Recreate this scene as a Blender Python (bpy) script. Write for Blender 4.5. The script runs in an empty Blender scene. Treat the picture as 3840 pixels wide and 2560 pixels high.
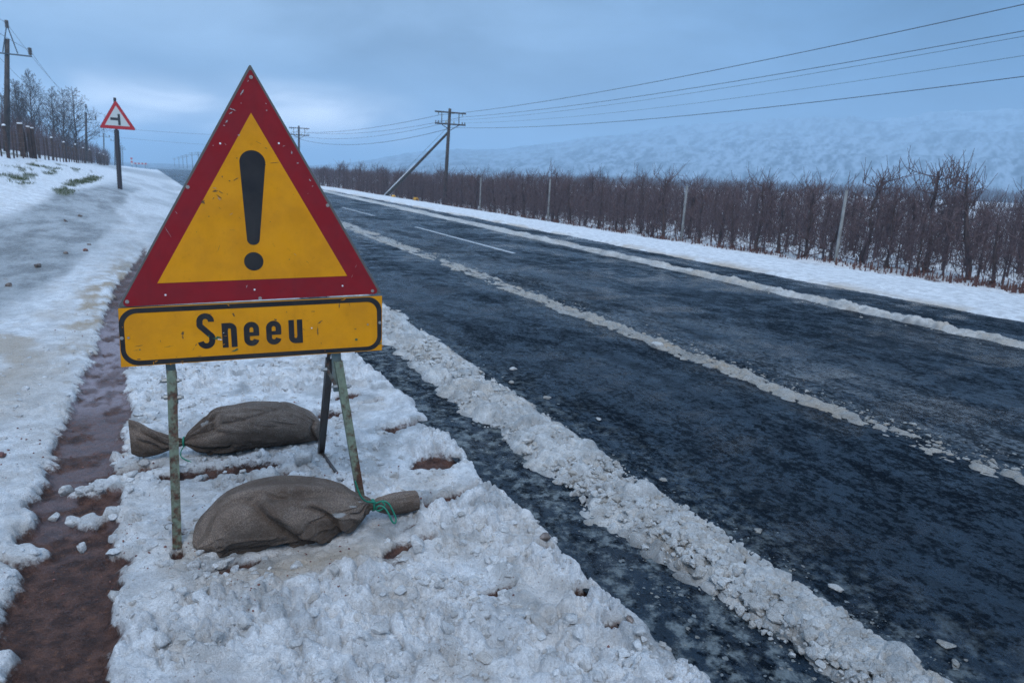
import bpy, math, random
import numpy as np
from mathutils import Vector, Matrix
from math import radians, pi, sin, cos, sqrt, exp
random.seed(7); np.random.seed(7)
S = bpy.context.scene
COL = S.collection

# ------------------------------------------------------------ camera, sky, sun
EYE = Vector((0, 0, 1.5))
cd = bpy.data.cameras.new('camera'); cam = bpy.data.objects.new('camera', cd); COL.objects.link(cam)
R_ = Vector((0.88912691, -0.45613456, 0.03734448)).normalized()
B_ = Vector((-0.45172898, -0.86158134, 0.23155672)).normalized()
U_ = B_.cross(R_).normalized(); R_ = U_.cross(B_).normalized()
cam.matrix_world = Matrix(((R_.x, U_.x, B_.x, EYE.x), (R_.y, U_.y, B_.y, EYE.y), (R_.z, U_.z, B_.z, EYE.z), (0, 0, 0, 1)))
cd.lens = 24.0; cd.sensor_width = 36.0; cd.clip_start = 0.05; cd.clip_end = 12000
cd.dof.use_dof = True; cd.dof.focus_distance = 3.0; cd.dof.aperture_fstop = 5.0
S.camera = cam

W = bpy.data.worlds.new('World'); S.world = W; W.use_nodes = True
nt = W.node_tree; nt.nodes.clear()
def N(t, kind, **kw):
    n = t.nodes.new(kind)
    for k, v in kw.items(): setattr(n, k, v)
    return n
def link(t, a, b): t.links.new(a, b)
def mth(t, op, a, b=None, c=None, clamp=False):
    n = t.nodes.new('ShaderNodeMath'); n.operation = op; n.use_clamp = clamp
    for i, v in enumerate((a, b, c)):
        if v is None: continue
        if isinstance(v, (int, float)): n.inputs[i].default_value = v
        else: t.links.new(v, n.inputs[i])
    return n.outputs[0]
def mixc(t, f, a, b, mode='MIX'):
    n = t.nodes.new('ShaderNodeMix'); n.data_type = 'RGBA'; n.blend_type = mode
    for i, v in ((0, f), (6, a), (7, b)):
        if isinstance(v, (int, float)): n.inputs[i].default_value = v
        elif isinstance(v, tuple): n.inputs[i].default_value = (*v, 1)
        else: t.links.new(v, n.inputs[i])
    return n.outputs[2]
def maprange(t, v, a, b, c, d, smooth=True):
    n = t.nodes.new('ShaderNodeMapRange'); n.interpolation_type = 'SMOOTHSTEP' if smooth else 'LINEAR'
    t.links.new(v, n.inputs[0])
    for i, q in enumerate((a, b, c, d)): n.inputs[i + 1].default_value = q
    return n.outputs[0]

SUN_EL, SUN_AZ = radians(52), radians(205)       # a weak veiled sun high behind the camera
sky = N(nt, 'ShaderNodeTexSky', sky_type='NISHITA', sun_disc=False)
sky.sun_elevation = SUN_EL; sky.sun_rotation = SUN_AZ
tc = N(nt, 'ShaderNodeTexCoord'); sx = N(nt, 'ShaderNodeSeparateXYZ'); link(nt, tc.outputs['Generated'], sx.inputs[0])
mp = N(nt, 'ShaderNodeMapping'); mp.inputs['Scale'].default_value = (1, 1, 2.6); link(nt, tc.outputs['Generated'], mp.inputs[0])
n1 = N(nt, 'ShaderNodeTexNoise'); n1.inputs['Scale'].default_value = 3.2; n1.inputs['Detail'].default_value = 6; n1.inputs['Roughness'].default_value = .52
n1.inputs['Distortion'].default_value = .35
link(nt, mp.outputs[0], n1.inputs['Vector'])
n2 = N(nt, 'ShaderNodeTexNoise'); n2.inputs['Scale'].default_value = 8; n2.inputs['Detail'].default_value = 5; n2.inputs['Distortion'].default_value = .5
link(nt, mp.outputs[0], n2.inputs['Vector'])
def dotdir(az, el):
    v = (sin(radians(az)) * cos(radians(el)), cos(radians(az)) * cos(radians(el)), sin(radians(el)))
    d = N(nt, 'ShaderNodeVectorMath', operation='DOT_PRODUCT'); link(nt, tc.outputs['Generated'], d.inputs[0]); d.inputs[1].default_value = v
    return d.outputs['Value']
z = sx.outputs['Z']
# cloud deck: paler to the left (towards the hidden sun), deeper blue to the right, whiter overhead
side = maprange(nt, dotdir(-15, 0), .15, 1.0, 0, 1)
deck = mixc(nt, side, (.44, 1.42, 3.0), (2.10, 3.0, 4.2))
zen = maprange(nt, z, .25, .80, 0, 1)
deck = mixc(nt, zen, deck, (4.9, 7.2, 10.6))
glow = mth(nt, 'MULTIPLY', mth(nt, 'MULTIPLY', maprange(nt, dotdir(5, 2.0), .960, .998, 0, 1), maprange(nt, z, .045, .125, 1, 0)), maprange(nt, n2.outputs['Fac'], .3, .62, .35, 1))
deck = mixc(nt, mth(nt, 'MULTIPLY', glow, .9), deck, (30.0, 30.0, 30.0))
glow2 = mth(nt, 'MULTIPLY', maprange(nt, dotdir(-4, 12), .97, 1.0, 0, 1), maprange(nt, n1.outputs['Fac'], .4, .6, 0, .08))
deck = mixc(nt, glow2, deck, (4.6, 5.9, 7.6))
lo = mth(nt, 'MULTIPLY', maprange(nt, z, -.005, .05, 1, 0), maprange(nt, dotdir(20, 0), .75, 1.0, 0, .5))
deck = mixc(nt, lo, deck, (4.2, 5.8, 8.2))
cl = maprange(nt, n1.outputs['Fac'], .33, .68, .62, 1.32, False)
cl2 = maprange(nt, n2.outputs['Fac'], .3, .7, .88, 1.12, False)
vm = N(nt, 'ShaderNodeVectorMath', operation='SCALE'); link(nt, deck, vm.inputs[0]); link(nt, mth(nt, 'MULTIPLY', cl, cl2), vm.inputs['Scale'])
fin = mixc(nt, .94, sky.outputs[0], vm.outputs[0])
bg = N(nt, 'ShaderNodeBackground'); bg.inputs['Strength'].default_value = .1; link(nt, fin, bg.inputs[0])
wo = N(nt, 'ShaderNodeOutputWorld'); link(nt, bg.outputs[0], wo.inputs[0])

sl = bpy.data.lights.new('sun', 'SUN'); sl.energy = 1.45; sl.angle = radians(40); sl.color = (1, .965, .93)
so = bpy.data.objects.new('sun', sl); COL.objects.link(so)
so.rotation_euler = Vector((sin(SUN_AZ) * cos(SUN_EL), cos(SUN_AZ) * cos(SUN_EL), sin(SUN_EL))).to_track_quat('Z', 'Y').to_euler()
so.location = (0, 0, 30)

S.view_settings.view_transform = 'Standard'; S.view_settings.look = 'None'
S.view_settings.exposure = .50; S.view_settings.gamma = 1; S.view_settings.use_curve_mapping = False
S.cycles.volume_bounces = 3; S.cycles.max_bounces = 5; S.cycles.diffuse_bounces = 2; S.cycles.glossy_bounces = 3
S.cycles.transparent_max_bounces = 8; S.cycles.use_denoising = True; S.cycles.denoising_prefilter = 'NONE'
S.cycles.sample_clamp_indirect = 4

# ------------------------------------------------------------ helpers
def tag(o, label=None, cat=None, group=None, kind=None):
    if label: o['label'] = label
    if cat: o['category'] = cat
    if group: o['group'] = group
    if kind: o['kind'] = kind
    return o
def mesh_np(name, V, F, attrs=None, smooth=True, mat=None, parent=None, link_=True):
    V = np.asarray(V, np.float32); F = np.asarray(F, np.int32); k = F.shape[1]
    me = bpy.data.meshes.new(name)
    me.vertices.add(len(V)); me.vertices.foreach_set('co', V.ravel())
    me.loops.add(F.size); me.loops.foreach_set('vertex_index', F.ravel())
    me.polygons.add(len(F)); me.polygons.foreach_set('loop_start', np.arange(0, F.size, k, dtype=np.int32))
    me.polygons.foreach_set('use_smooth', np.full(len(F), smooth))
    for a, d in (attrs or {}).items():
        at = me.attributes.new(a, 'FLOAT', 'POINT'); at.data.foreach_set('value', np.asarray(d, np.float32).ravel())
    me.update(calc_edges=True)
    if mat: me.materials.append(mat)
    if not link_: return me
    o = bpy.data.objects.new(name, me); COL.objects.link(o)
    if parent: o.parent = parent
    return o
class MB:
    """collects simple solids, builds them as one mesh"""
    def __init__(s): s.v = []; s.f = []
    def add(s, vs, fs):
        n = len(s.v); s.v += [tuple(q) for q in vs]; s.f += [[n + i for i in f] for f in fs]; return s
    def box(s, c, h, rot=None):
        vs = [Vector((x * h[0], y * h[1], z_ * h[2])) for x in (-1, 1) for y in (-1, 1) for z_ in (-1, 1)]
        if rot is not None: vs = [rot @ q for q in vs]
        return s.add([q + Vector(c) for q in vs], [(0, 1, 3, 2), (4, 6, 7, 5), (0, 4, 5, 1), (2, 3, 7, 6), (0, 2, 6, 4), (1, 5, 7, 3)])
    def bar(s, a, b, w, d, side=(0, 1, 0)):
        a, b = Vector(a), Vector(b); t = (b - a).normalized(); y = Vector(side); x = y.cross(t).normalized(); y = t.cross(x)
        vs = [p + x * (sx_ * w / 2) + y * (sy * d / 2) for p in (a, b) for sx_, sy in ((-1, -1), (1, -1), (1, 1), (-1, 1))]
        return s.add(vs, [(0, 3, 2, 1), (4, 5, 6, 7)] + [(i, (i + 1) % 4, (i + 1) % 4 + 4, i + 4) for i in range(4)])
    def tube(s, pts, r, n=6, caps=True):
        pts = [Vector(p) for p in pts]; rs = r if isinstance(r, (list, tuple)) else [r] * len(pts); base = len(s.v)
        up = Vector((0, 0, 1))
        for i, p in enumerate(pts):
            t = (pts[min(i + 1, len(pts) - 1)] - pts[max(i - 1, 0)]).normalized()
            x = t.cross(up)
            if x.length < .05: x = t.cross(Vector((1, 0, 0)))
            x.normalize(); y = t.cross(x)
            s.v += [tuple(p + x * (rs[i] * cos(2 * pi * k / n)) + y * (rs[i] * sin(2 * pi * k / n))) for k in range(n)]
        for i in range(len(pts) - 1):
            for k in range(n):
                a = base + i * n + k; b = base + i * n + (k + 1) % n; s.f.append([a, b, b + n, a + n])
        if caps: s.f.append([base + k for k in range(n)][::-1]); e = base + (len(pts) - 1) * n; s.f.append([e + k for k in range(n)])
        return s
    def prism(s, poly, d0, d1, P):
        """poly in plane coordinates, P maps (u, v, d) to world"""
        n = len(poly)
        return s.add([P(u, v, d1) for u, v in poly] + [P(u, v, d0) for u, v in poly],
                     [list(range(n)), list(range(n, 2 * n))[::-1]] + [(i, i + n, (i + 1) % n + n, (i + 1) % n) for i in range(n)])
    def build(s, name, mat, parent=None, smooth=False, link_=True):
        me = bpy.data.meshes.new(name); me.from_pydata(s.v, [], s.f); me.update()
        if smooth: me.polygons.foreach_set('use_smooth', [True] * len(me.polygons))
        if mat: me.materials.append(mat)
        if not link_: return me
        o = bpy.data.objects.new(name, me); COL.objects.link(o)
        if parent: o.parent = parent
        return o
def empty(name, loc=(0, 0, 0), parent=None):
    o = bpy.data.objects.new(name, None); COL.objects.link(o); o.location = loc; o.empty_display_size = .1
    if parent: o.parent = parent
    return o
def inst(name, me, parent=None, loc=(0, 0, 0), rot=(0, 0, 0), sc=(1, 1, 1)):
    o = bpy.data.objects.new(name, me); COL.objects.link(o); o.location = loc; o.rotation_euler = rot; o.scale = sc
    if parent: o.parent = parent
    return o

# ------------------------------------------------------------ numpy noise
def h2(ix, iy, seed):
    n = (ix.astype(np.int64) * 374761393 + iy.astype(np.int64) * 668265263 + seed * 1442695041) & 0xffffffff
    n = ((n ^ (n >> 13)) * 1274126177) & 0xffffffff; n = ((n ^ (n >> 16)) * 2246822519) & 0xffffffff
    return ((n ^ (n >> 15)) & 0xffffff) / float(0x1000000)
def vn(x, y, seed=0):
    ix, iy = np.floor(x), np.floor(y); fx, fy = x - ix, y - iy
    fx = fx * fx * fx * (fx * (fx * 6 - 15) + 10); fy = fy * fy * fy * (fy * (fy * 6 - 15) + 10)
    a, b, c, d = h2(ix, iy, seed), h2(ix + 1, iy, seed), h2(ix, iy + 1, seed), h2(ix + 1, iy + 1, seed)
    return (a + (b - a) * fx) * (1 - fy) + (c + (d - c) * fx) * fy
def fbm(x, y, seed=0, oct=4, gain=.5):
    s = 0; a = 1; t = 0
    for i in range(oct):
        s = s + a * vn(x * 2 ** i + 13.7 * i, y * 2 ** i - 7.1 * i, seed + i); t += a; a *= gain
    return s / t
def lumps(x, y, cell, seed, dens=.8, rmin=.35, rmax=.75, flat=.8):
    """union of small domes, one per cell; result in metres"""
    u, v = x / cell, y / cell; ix, iy = np.floor(u), np.floor(v); out = np.zeros_like(u)
    for dx in (-1, 0, 1):
        for dy in (-1, 0, 1):
            cx, cy = ix + dx, iy + dy
            px = cx + .1 + .8 * h2(cx, cy, seed); py = cy + .1 + .8 * h2(cx, cy, seed + 1)
            r = rmin + (rmax - rmin) * h2(cx, cy, seed + 2) ** 1.5; on = h2(cx, cy, seed + 3) < dens
            el = .7 + .6 * h2(cx, cy, seed + 4)
            d2 = (((u - px) * el) ** 2 + ((v - py) / el) ** 2) / r ** 2
            tilt = 1 + ((u - px) * (h2(cx, cy, seed + 5) - .5) + (v - py) * (h2(cx, cy, seed + 6) - .5)) * 2.2
            out = np.maximum(out, np.where(on & (d2 < 1), r * flat * np.maximum(1 - d2 ** 1.15, 0) ** .55 * tilt, 0))
    return out * cell
def sstep(a, b, x):
    t = np.clip((x - a) / (b - a), 0, 1); return t * t * (3 - 2 * t)
def gauss(x, y, cx, cy, sx_, sy, rot=0):
    c, s_ = cos(rot), sin(rot); dx, dy = x - cx, y - cy; u = dx * c + dy * s_; v = -dx * s_ + dy * c
    return np.exp(-(u / sx_) ** 2 - (v / sy) ** 2)

# ------------------------------------------------------------ the lie of the land
def left_edge(Y): return 1.46 + .013 * np.clip(Y, -20, 60)
def right_edge(Y): return 9.2 + .062 * np.clip(Y, -20, 70)
def terL(X, Y):
    t = np.clip(1.2 - X, 0, 9); return .235 * t * sstep(8, 28, Y) * np.interp(Y, [0, 50, 110, 200, 320], [1, 1, .78, .45, .3])
def terR(X, Y):
    t = X - right_edge(Y)
    dip = -.75 * sstep(1.2, 8.5, t) * np.interp(Y, [-50, 55, 130, 290], [1, 1, .2, -1.2])
    return -.02 + dip
def track_c(Y): return np.interp(Y, [1, 2.2, 3.2, 4.7, 5.8, 9.7, 11.5, 13, 20], [-.33, -.36, -.43, -.40, -.41, -.40, -.30, -.22, -.1])
def track_w(Y): return np.interp(Y, [1, 2.2, 2.9, 4.7, 5.8, 9.7, 12, 15], [.15, .145, .16, .16, .125, .10, .055, .0])
PATCH = [(1.27, 3.28, .15, .11, .05), (1.16, 2.83, .22, .05, .25), (1.30, 3.84, .26, .055, .02), (.84, 2.50, .15, .05, .15), (1.36, 2.22, .045, .03, 0),
         (1.35, 1.90, .05, .035, .3), (1.33, 1.68, .05, .03, -.2), (1.10, 4.55, .10, .08, 0), (.40, 3.38, .16, .07, 0), (.30, 3.55, .22, .09, 0), (.95, 4.25, .14, .05, 0),
         (-.02, 2.80, .03, .05, 0), (1.22, 4.35, .10, .03, .1), (.05, 3.62, .16, .06, 0), (-.16, 3.75, .14, .06, .3), (1.05, 2.05, .10, .03, .2), (.62, 1.50, .05, .04, 0),
         (.20, 2.63, .14, .03, .1), (.10, 1.62, .06, .03, .1)]
def verge(X, Y):
    """height, mud, tan stain, grey ice, trampled white"""
    wob = (fbm(X * 6, Y * 6, 3, 3) - .5) * .16 + (vn(X * 28, Y * 28, 9) - .5) * .05
    hn = sstep(30, 10, Y)
    tr = sstep(.045, -.02, np.abs(X - track_c(Y)) - track_w(Y) + wob * .8) * sstep(15.5, 12.5, Y)
    # snow thrown across the track in front of the rear sandbag
    br = np.maximum.reduce([gauss(X, Y, -.33, 3.62, .16, .10), gauss(X, Y, -.30, 3.25, .12, .07) * .9, gauss(X, Y, -.55, 3.05, .10, .08), gauss(X, Y, -.22, 3.95, .10, .12)])
    br = sstep(.42, .75, br + (fbm(X * 14, Y * 14, 21, 2) - .5) * .75)
    tr = tr * (1 - br * .9)
    pa = np.zeros_like(X)
    for (cx, cy, a, b, r) in PATCH: pa = np.maximum(pa, gauss(X, Y, cx, cy, a, b, r))
    pa = sstep(.34, .60, pa + (fbm(X * 16, Y * 16, 31, 3) - .5) * .55)
    small = sstep(.66, .80, fbm(X * 5 + 3, Y * 5, 51, 4, .6)) * sstep(6.5, 4.5, Y) * (X > -.1) * (X < 1.2) * .45
    mud = np.clip(np.maximum.reduce([tr, pa, small]), 0, 1)
    # grey icy wash between the bank and the track
    gl = np.interp(Y, [5, 9, 12, 14, 17, 20, 25, 32, 46], [-3.6, -3.4, -3.1, -2.9, -2.65, -2.4, -1.95, -1.6, -1.3])
    gr = np.interp(Y, [5, 7, 9, 12, 14, 17, 20, 25, 32, 46], [-1.75, -1.6, -1.4, -1.1, -.85, -.8, -.8, -.75, -.6, -.4])
    gw = (fbm(X * 1.6, Y * .55, 61, 4) - .5) * .9
    grey = sstep(-.22, .16, X - gl + gw * .6) * sstep(-.22, .16, gr - X + gw * .6) * sstep(4.5, 7.5, Y) * sstep(46, 33, Y)
    drive = (.22 + .4 * sstep(.4, .62, fbm(X * .9, Y * .22, 63, 4))) * sstep(9, 15, Y) * sstep(90, 50, Y) * sstep(-2.2, -1.4, X)
    drive = np.maximum(drive, sstep(70, 95, Y) * sstep(190, 130, Y) * sstep(-9, -6, X) * .75)
    grey = np.clip(np.maximum(grey, drive), 0, 1) * (1 - tr)
    melt = .62 * sstep(.50, .70, fbm(X * 4.5, Y * 4.5, 65, 4, .6)) * hn * (X > -.5)
    # tan dirt thrown up beside the track
    rim = sstep(.42, .02, np.abs(X - (track_c(Y) - track_w(Y) - .12)) ) * sstep(2.0, 3.0, Y) * sstep(17, 10, Y) * (.25 + .75 * sstep(4.2, 8.5, Y))
    tan = rim * sstep(.34, .66, fbm(X * 7, Y * 5, 71, 4, .6)) * 1.1
    tan = np.maximum(tan, .8 * gauss(X, Y, -1.15, 6.4, .55, 2.1) * sstep(.35, .62, fbm(X * 2.2, Y * 1.6, 73, 4)))
    tan = np.maximum(tan, .75 * gauss(X, Y, .45, 2.52, .5, .12)); tan = np.maximum(tan, .55 * gauss(X, Y, 0.0, 2.75, .1, .2))
    tan = np.maximum(tan, .26 * sstep(.5, .75, fbm(X * 4.2 + 9, Y * 4.2, 75, 4)) * hn)
    tan = np.clip(tan, 0, 1)
    # lumpy slush: strongest round the sign, smoother to the left and far away
    amp = (.30 + .70 * sstep(-.55, .1, X)) * (.30 + .70 * sstep(18, 6, Y)) * (1 - .5 * grey)
    amp = amp * (.30 + 1.15 * sstep(.32, .68, fbm(X * 2.6, Y * 2.6, 81, 3))) * 1.15
    amp = amp * (1 + .15 * np.exp(-((X - left_edge(Y) + .14) / .12) ** 2))
    wx = X + (fbm(X * 18, Y * 18, 5, 2) - .5) * .032; wy = Y + (fbm(X * 18, Y * 18, 6, 2) - .5) * .032
    L = np.maximum(lumps(wx, wy, .115, 101, .34, .25, .6, .42), lumps(wx, wy, .062, 111, .66, .25, .72, .55))
    L = np.maximum(L, lumps(wx, wy, .034, 121, .8, .3, .8, .62)) + .30 * lumps(wx, wy, .018, 131, .8, .4, .85, .6)
    L = L + np.abs(fbm(X * 14, Y * 14, 137, 3, .55) - .5) * .045 * (1 - np.clip(L / .03, 0, 1) * .5)
    fine = (fbm(X * 45, Y * 45, 91, 3, .6) - .5) * .010
    edge = left_edge(Y) + (fbm(X * 3, Y * 2.6, 41, 4, .6) - .5) * .13 * sstep(60, 8, Y) + (fbm(Y * 14, X * 14, 43, 2) - .5) * .05
    e = sstep(0, .10, edge - X)
    bank = .020 * sstep(.30, .08, edge - X) * hn
    snow = -.024 + L * amp * 1.15 + fine * (amp + .15) + bank + (fbm(X * 1.4, Y * 1.4, 95, 3) - .5) * .035 * (1 - grey)
    left_raise = .018 * sstep(-.45, -.62, X) * hn
    snow = snow + left_raise
    mh = -.062 + (fbm(X * 20, Y * 20, 141, 4, .6) - .5) * .022 + (fbm(X * 60, Y * 60, 143, 2) - .5) * .005
    # tyre tread pressed into the track beside the text panel
    tread = sstep(4.5, 5.2, Y) * sstep(9, 7.2, Y)
    lx = (X - track_c(Y)); mh = mh - tread * .006 * (np.abs(np.sin(Y * pi / .055)) < .30) - tread * .007 * (np.abs(np.abs(lx) - .045) < .008)
    Hh = snow * (1 - mud) + mh * mud
    Hh = Hh * e + (-.075) * (1 - e)
    big = (fbm(X * .35, Y * .35, 151, 4) - .5) * .30 * sstep(12, 30, Y) * sstep(-.9, -3.0, X)
    big = big + (fbm(X * .9, Y * .9, 153, 3) - .5) * .16 * sstep(-1.6, -3.2, X) * sstep(9, 18, Y)
    h = terL(X, Y) + big + Hh
    clod = gauss(X, Y, -2.6, 6, 1.2, 3) * 0
    grass = np.maximum(gauss(X, Y, -2.2, 23.2, .28, 1.6), gauss(X, Y, -2.35, 33, .25, 9.5))
    grass = np.maximum(grass, .8 * gauss(X, Y, -3.6, 33, .14, 3)); grass = np.maximum(grass, .75 * gauss(X, Y, -4.6, 37, .12, 3.5, .1))
    grass = np.maximum(grass, .85 * sstep(.60, .70, fbm(X * 1.4, Y * .35, 163, 5, .6)) * sstep(-2.6, -3.4, X) * sstep(16, 24, Y) * sstep(90, 50, Y))
    grass = sstep(.35, .62, grass + (fbm(X * 2.5, Y * 1.2, 161, 4, .6) - .5) * .8)
    icef = tread * sstep(.30, .52, fbm(X * 9, Y * 7, 171, 3)) * tr
    icef = np.maximum(icef, .35 * tr * sstep(.5, .66, fbm(X * 6, Y * 9, 173, 3)) * sstep(2.6, 3.6, Y))
    return h, mud, tan, np.maximum(grey, melt), grass, icef, np.clip(L * amp / .03, 0, 1)

# ------------------------------------------------------------ materials
def mat(name, base=(.5, .5, .5), rough=.6, metal=0, spec=.5):
    m = bpy.data.materials.new(name); m.use_nodes = True; b = m.node_tree.nodes['Principled BSDF']
    b.inputs['Base Color'].default_value = (*base, 1); b.inputs['Roughness'].default_value = rough; b.inputs['Metallic'].default_value = metal
    b.inputs['Specular IOR Level'].default_value = spec
    return m, m.node_tree, b
def attr(t, n): a = N(t, 'ShaderNodeAttribute'); a.attribute_name = n; return a.outputs['Fac']
def noise(t, scale, detail=4, rough=.5, vec=None, dist=0, mapping=None):
    n = N(t, 'ShaderNodeTexNoise'); n.inputs['Scale'].default_value = scale; n.inputs['Detail'].default_value = detail
    n.inputs['Roughness'].default_value = rough; n.inputs['Distortion'].default_value = dist
    if vec is None:
        c = N(t, 'ShaderNodeTexCoord'); vec = c.outputs['Object']
    if mapping:
        m = N(t, 'ShaderNodeMapping'); m.inputs['Scale'].default_value = mapping; link(t, vec, m.inputs[0]); vec = m.outputs[0]
    link(t, vec, n.inputs['Vector']); return n.outputs['Fac']
def bump(t, b, h, dist, strength=1.0, prev=None):
    n = N(t, 'ShaderNodeBump'); n.inputs['Strength'].default_value = strength; n.inputs['Distance'].default_value = dist
    link(t, h, n.inputs['Height'])
    if prev is not None: link(t, prev, n.inputs['Normal'])
    link(t, n.outputs[0], b.inputs['Normal']); return n.outputs[0]

def snow_mat(name, white=(.80, .825, .85), wet=.42, dirt=(.36, .27, .17), base_tan=0., speck=True):
    m, t, b = mat(name, rough=wet)
    c = mixc(t, maprange(t, noise(t, 7, 6, .65), .40, .62, 0, 1), white, tuple(q * .70 for q in white))
    c = mixc(t, mth(t, 'MULTIPLY', maprange(t, noise(t, 22, 5, .68), .46, .68, 0, 1), .45), c, tuple(q * .60 for q in white))
    c = mixc(t, mth(t, 'MULTIPLY', maprange(t, noise(t, 95, 3, .7), .46, .62, 0, 1), .30), c, tuple(q * .55 for q in white))
    tn = mth(t, 'ADD', attr(t, 'tan'), base_tan)
    c = mixc(t, mth(t, 'MULTIPLY', tn, .95, clamp=True), c, dirt)
    gcol = mixc(t, maprange(t, noise(t, 1.6, 10, .72, mapping=(1, .45, 1)), .40, .60, 0, 1), (.13, .135, .135), (.34, .36, .37))
    gcol = mixc(t, maprange(t, noise(t, 5, 8, .7, mapping=(1, .4, 1)), .60, .70, 0, .6), gcol, (.20, .145, .10))
    c = mixc(t, mth(t, 'MULTIPLY', attr(t, 'grey'), .9), c, gcol)
    mudc = mixc(t, maprange(t, noise(t, 15, 6, .65), .35, .65, 0, 1), (.045, .024, .020), (.13, .068, .052))
    mudc = mixc(t, maprange(t, noise(t, 55, 4, .6), .60, .70, 0, .7), mudc, (.20, .10, .06))
    mudc = mixc(t, attr(t, 'ice'), mudc, (.30, .26, .29))
    if speck:
        sp = N(t, 'ShaderNodeTexVoronoi'); sp.inputs['Scale'].default_value = 52; cc = N(t, 'ShaderNodeTexCoord'); link(t, cc.outputs['Object'], sp.inputs['Vector'])
        near = maprange(t, sp.outputs['Distance'], .10, .17, 1, 0)
        grp = mth(t, 'MAXIMUM', maprange(t, noise(t, 2.3, 5, .65), .44, .62, 0, 1), mth(t, 'MULTIPLY', attr(t, 'grey'), .8))
        c = mixc(t, mth(t, 'MULTIPLY', mth(t, 'MULTIPLY', near, grp), .75), c, (.16, .075, .045))
    mf = maprange(t, mth(t, 'ADD', attr(t, 'mud'), mth(t, 'MULTIPLY', mth(t, 'SUBTRACT', noise(t, 34, 6, .7), .5), 1.5)), .22, .78, 0, 1)
    c = mixc(t, mf, c, mudc)
    link(t, maprange(t, mf, 0, 1, .5, .22), b.inputs['Specular IOR Level'])
    gcol2 = mixc(t, maprange(t, noise(t, 12, 4), .4, .6, 0, 1), (.06, .07, .03), (.13, .12, .06))
    c = mixc(t, attr(t, 'grass'), c, gcol2)
    link(t, c, b.inputs['Base Color'])
    r = maprange(t, noise(t, 30, 3), .35, .65, wet - .1, wet + .18)
    link(t, mth(t, 'ADD', mth(t, 'MULTIPLY', mf, .02), r), b.inputs['Roughness'])
    b.inputs['Subsurface Weight'].default_value = 0
    p = bump(t, b, noise(t, 48, 6, .75), .022, .9)
    bump(t, b, noise(t, 210, 3, .7), .005, .9, p)
    return m
M_SNOW = snow_mat('slushy_snow')
M_RIDGE = snow_mat('ploughed_slush', white=(.66, .675, .675), wet=.34, base_tan=.04, speck=False)
M_THIN = snow_mat('thin_grey_slush', white=(.42, .425, .41), wet=.3, base_tan=.10, speck=False)
M_CRUMB = snow_mat('wet_crumbs', white=(.24, .27, .28), wet=.2, speck=False)
M_CHUNK = snow_mat('snow_chunk', white=(.80, .82, .835), wet=.32, speck=False)
M_FIELD = snow_mat('field_snow', white=(.76, .78, .80), wet=.6, speck=False)

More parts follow.
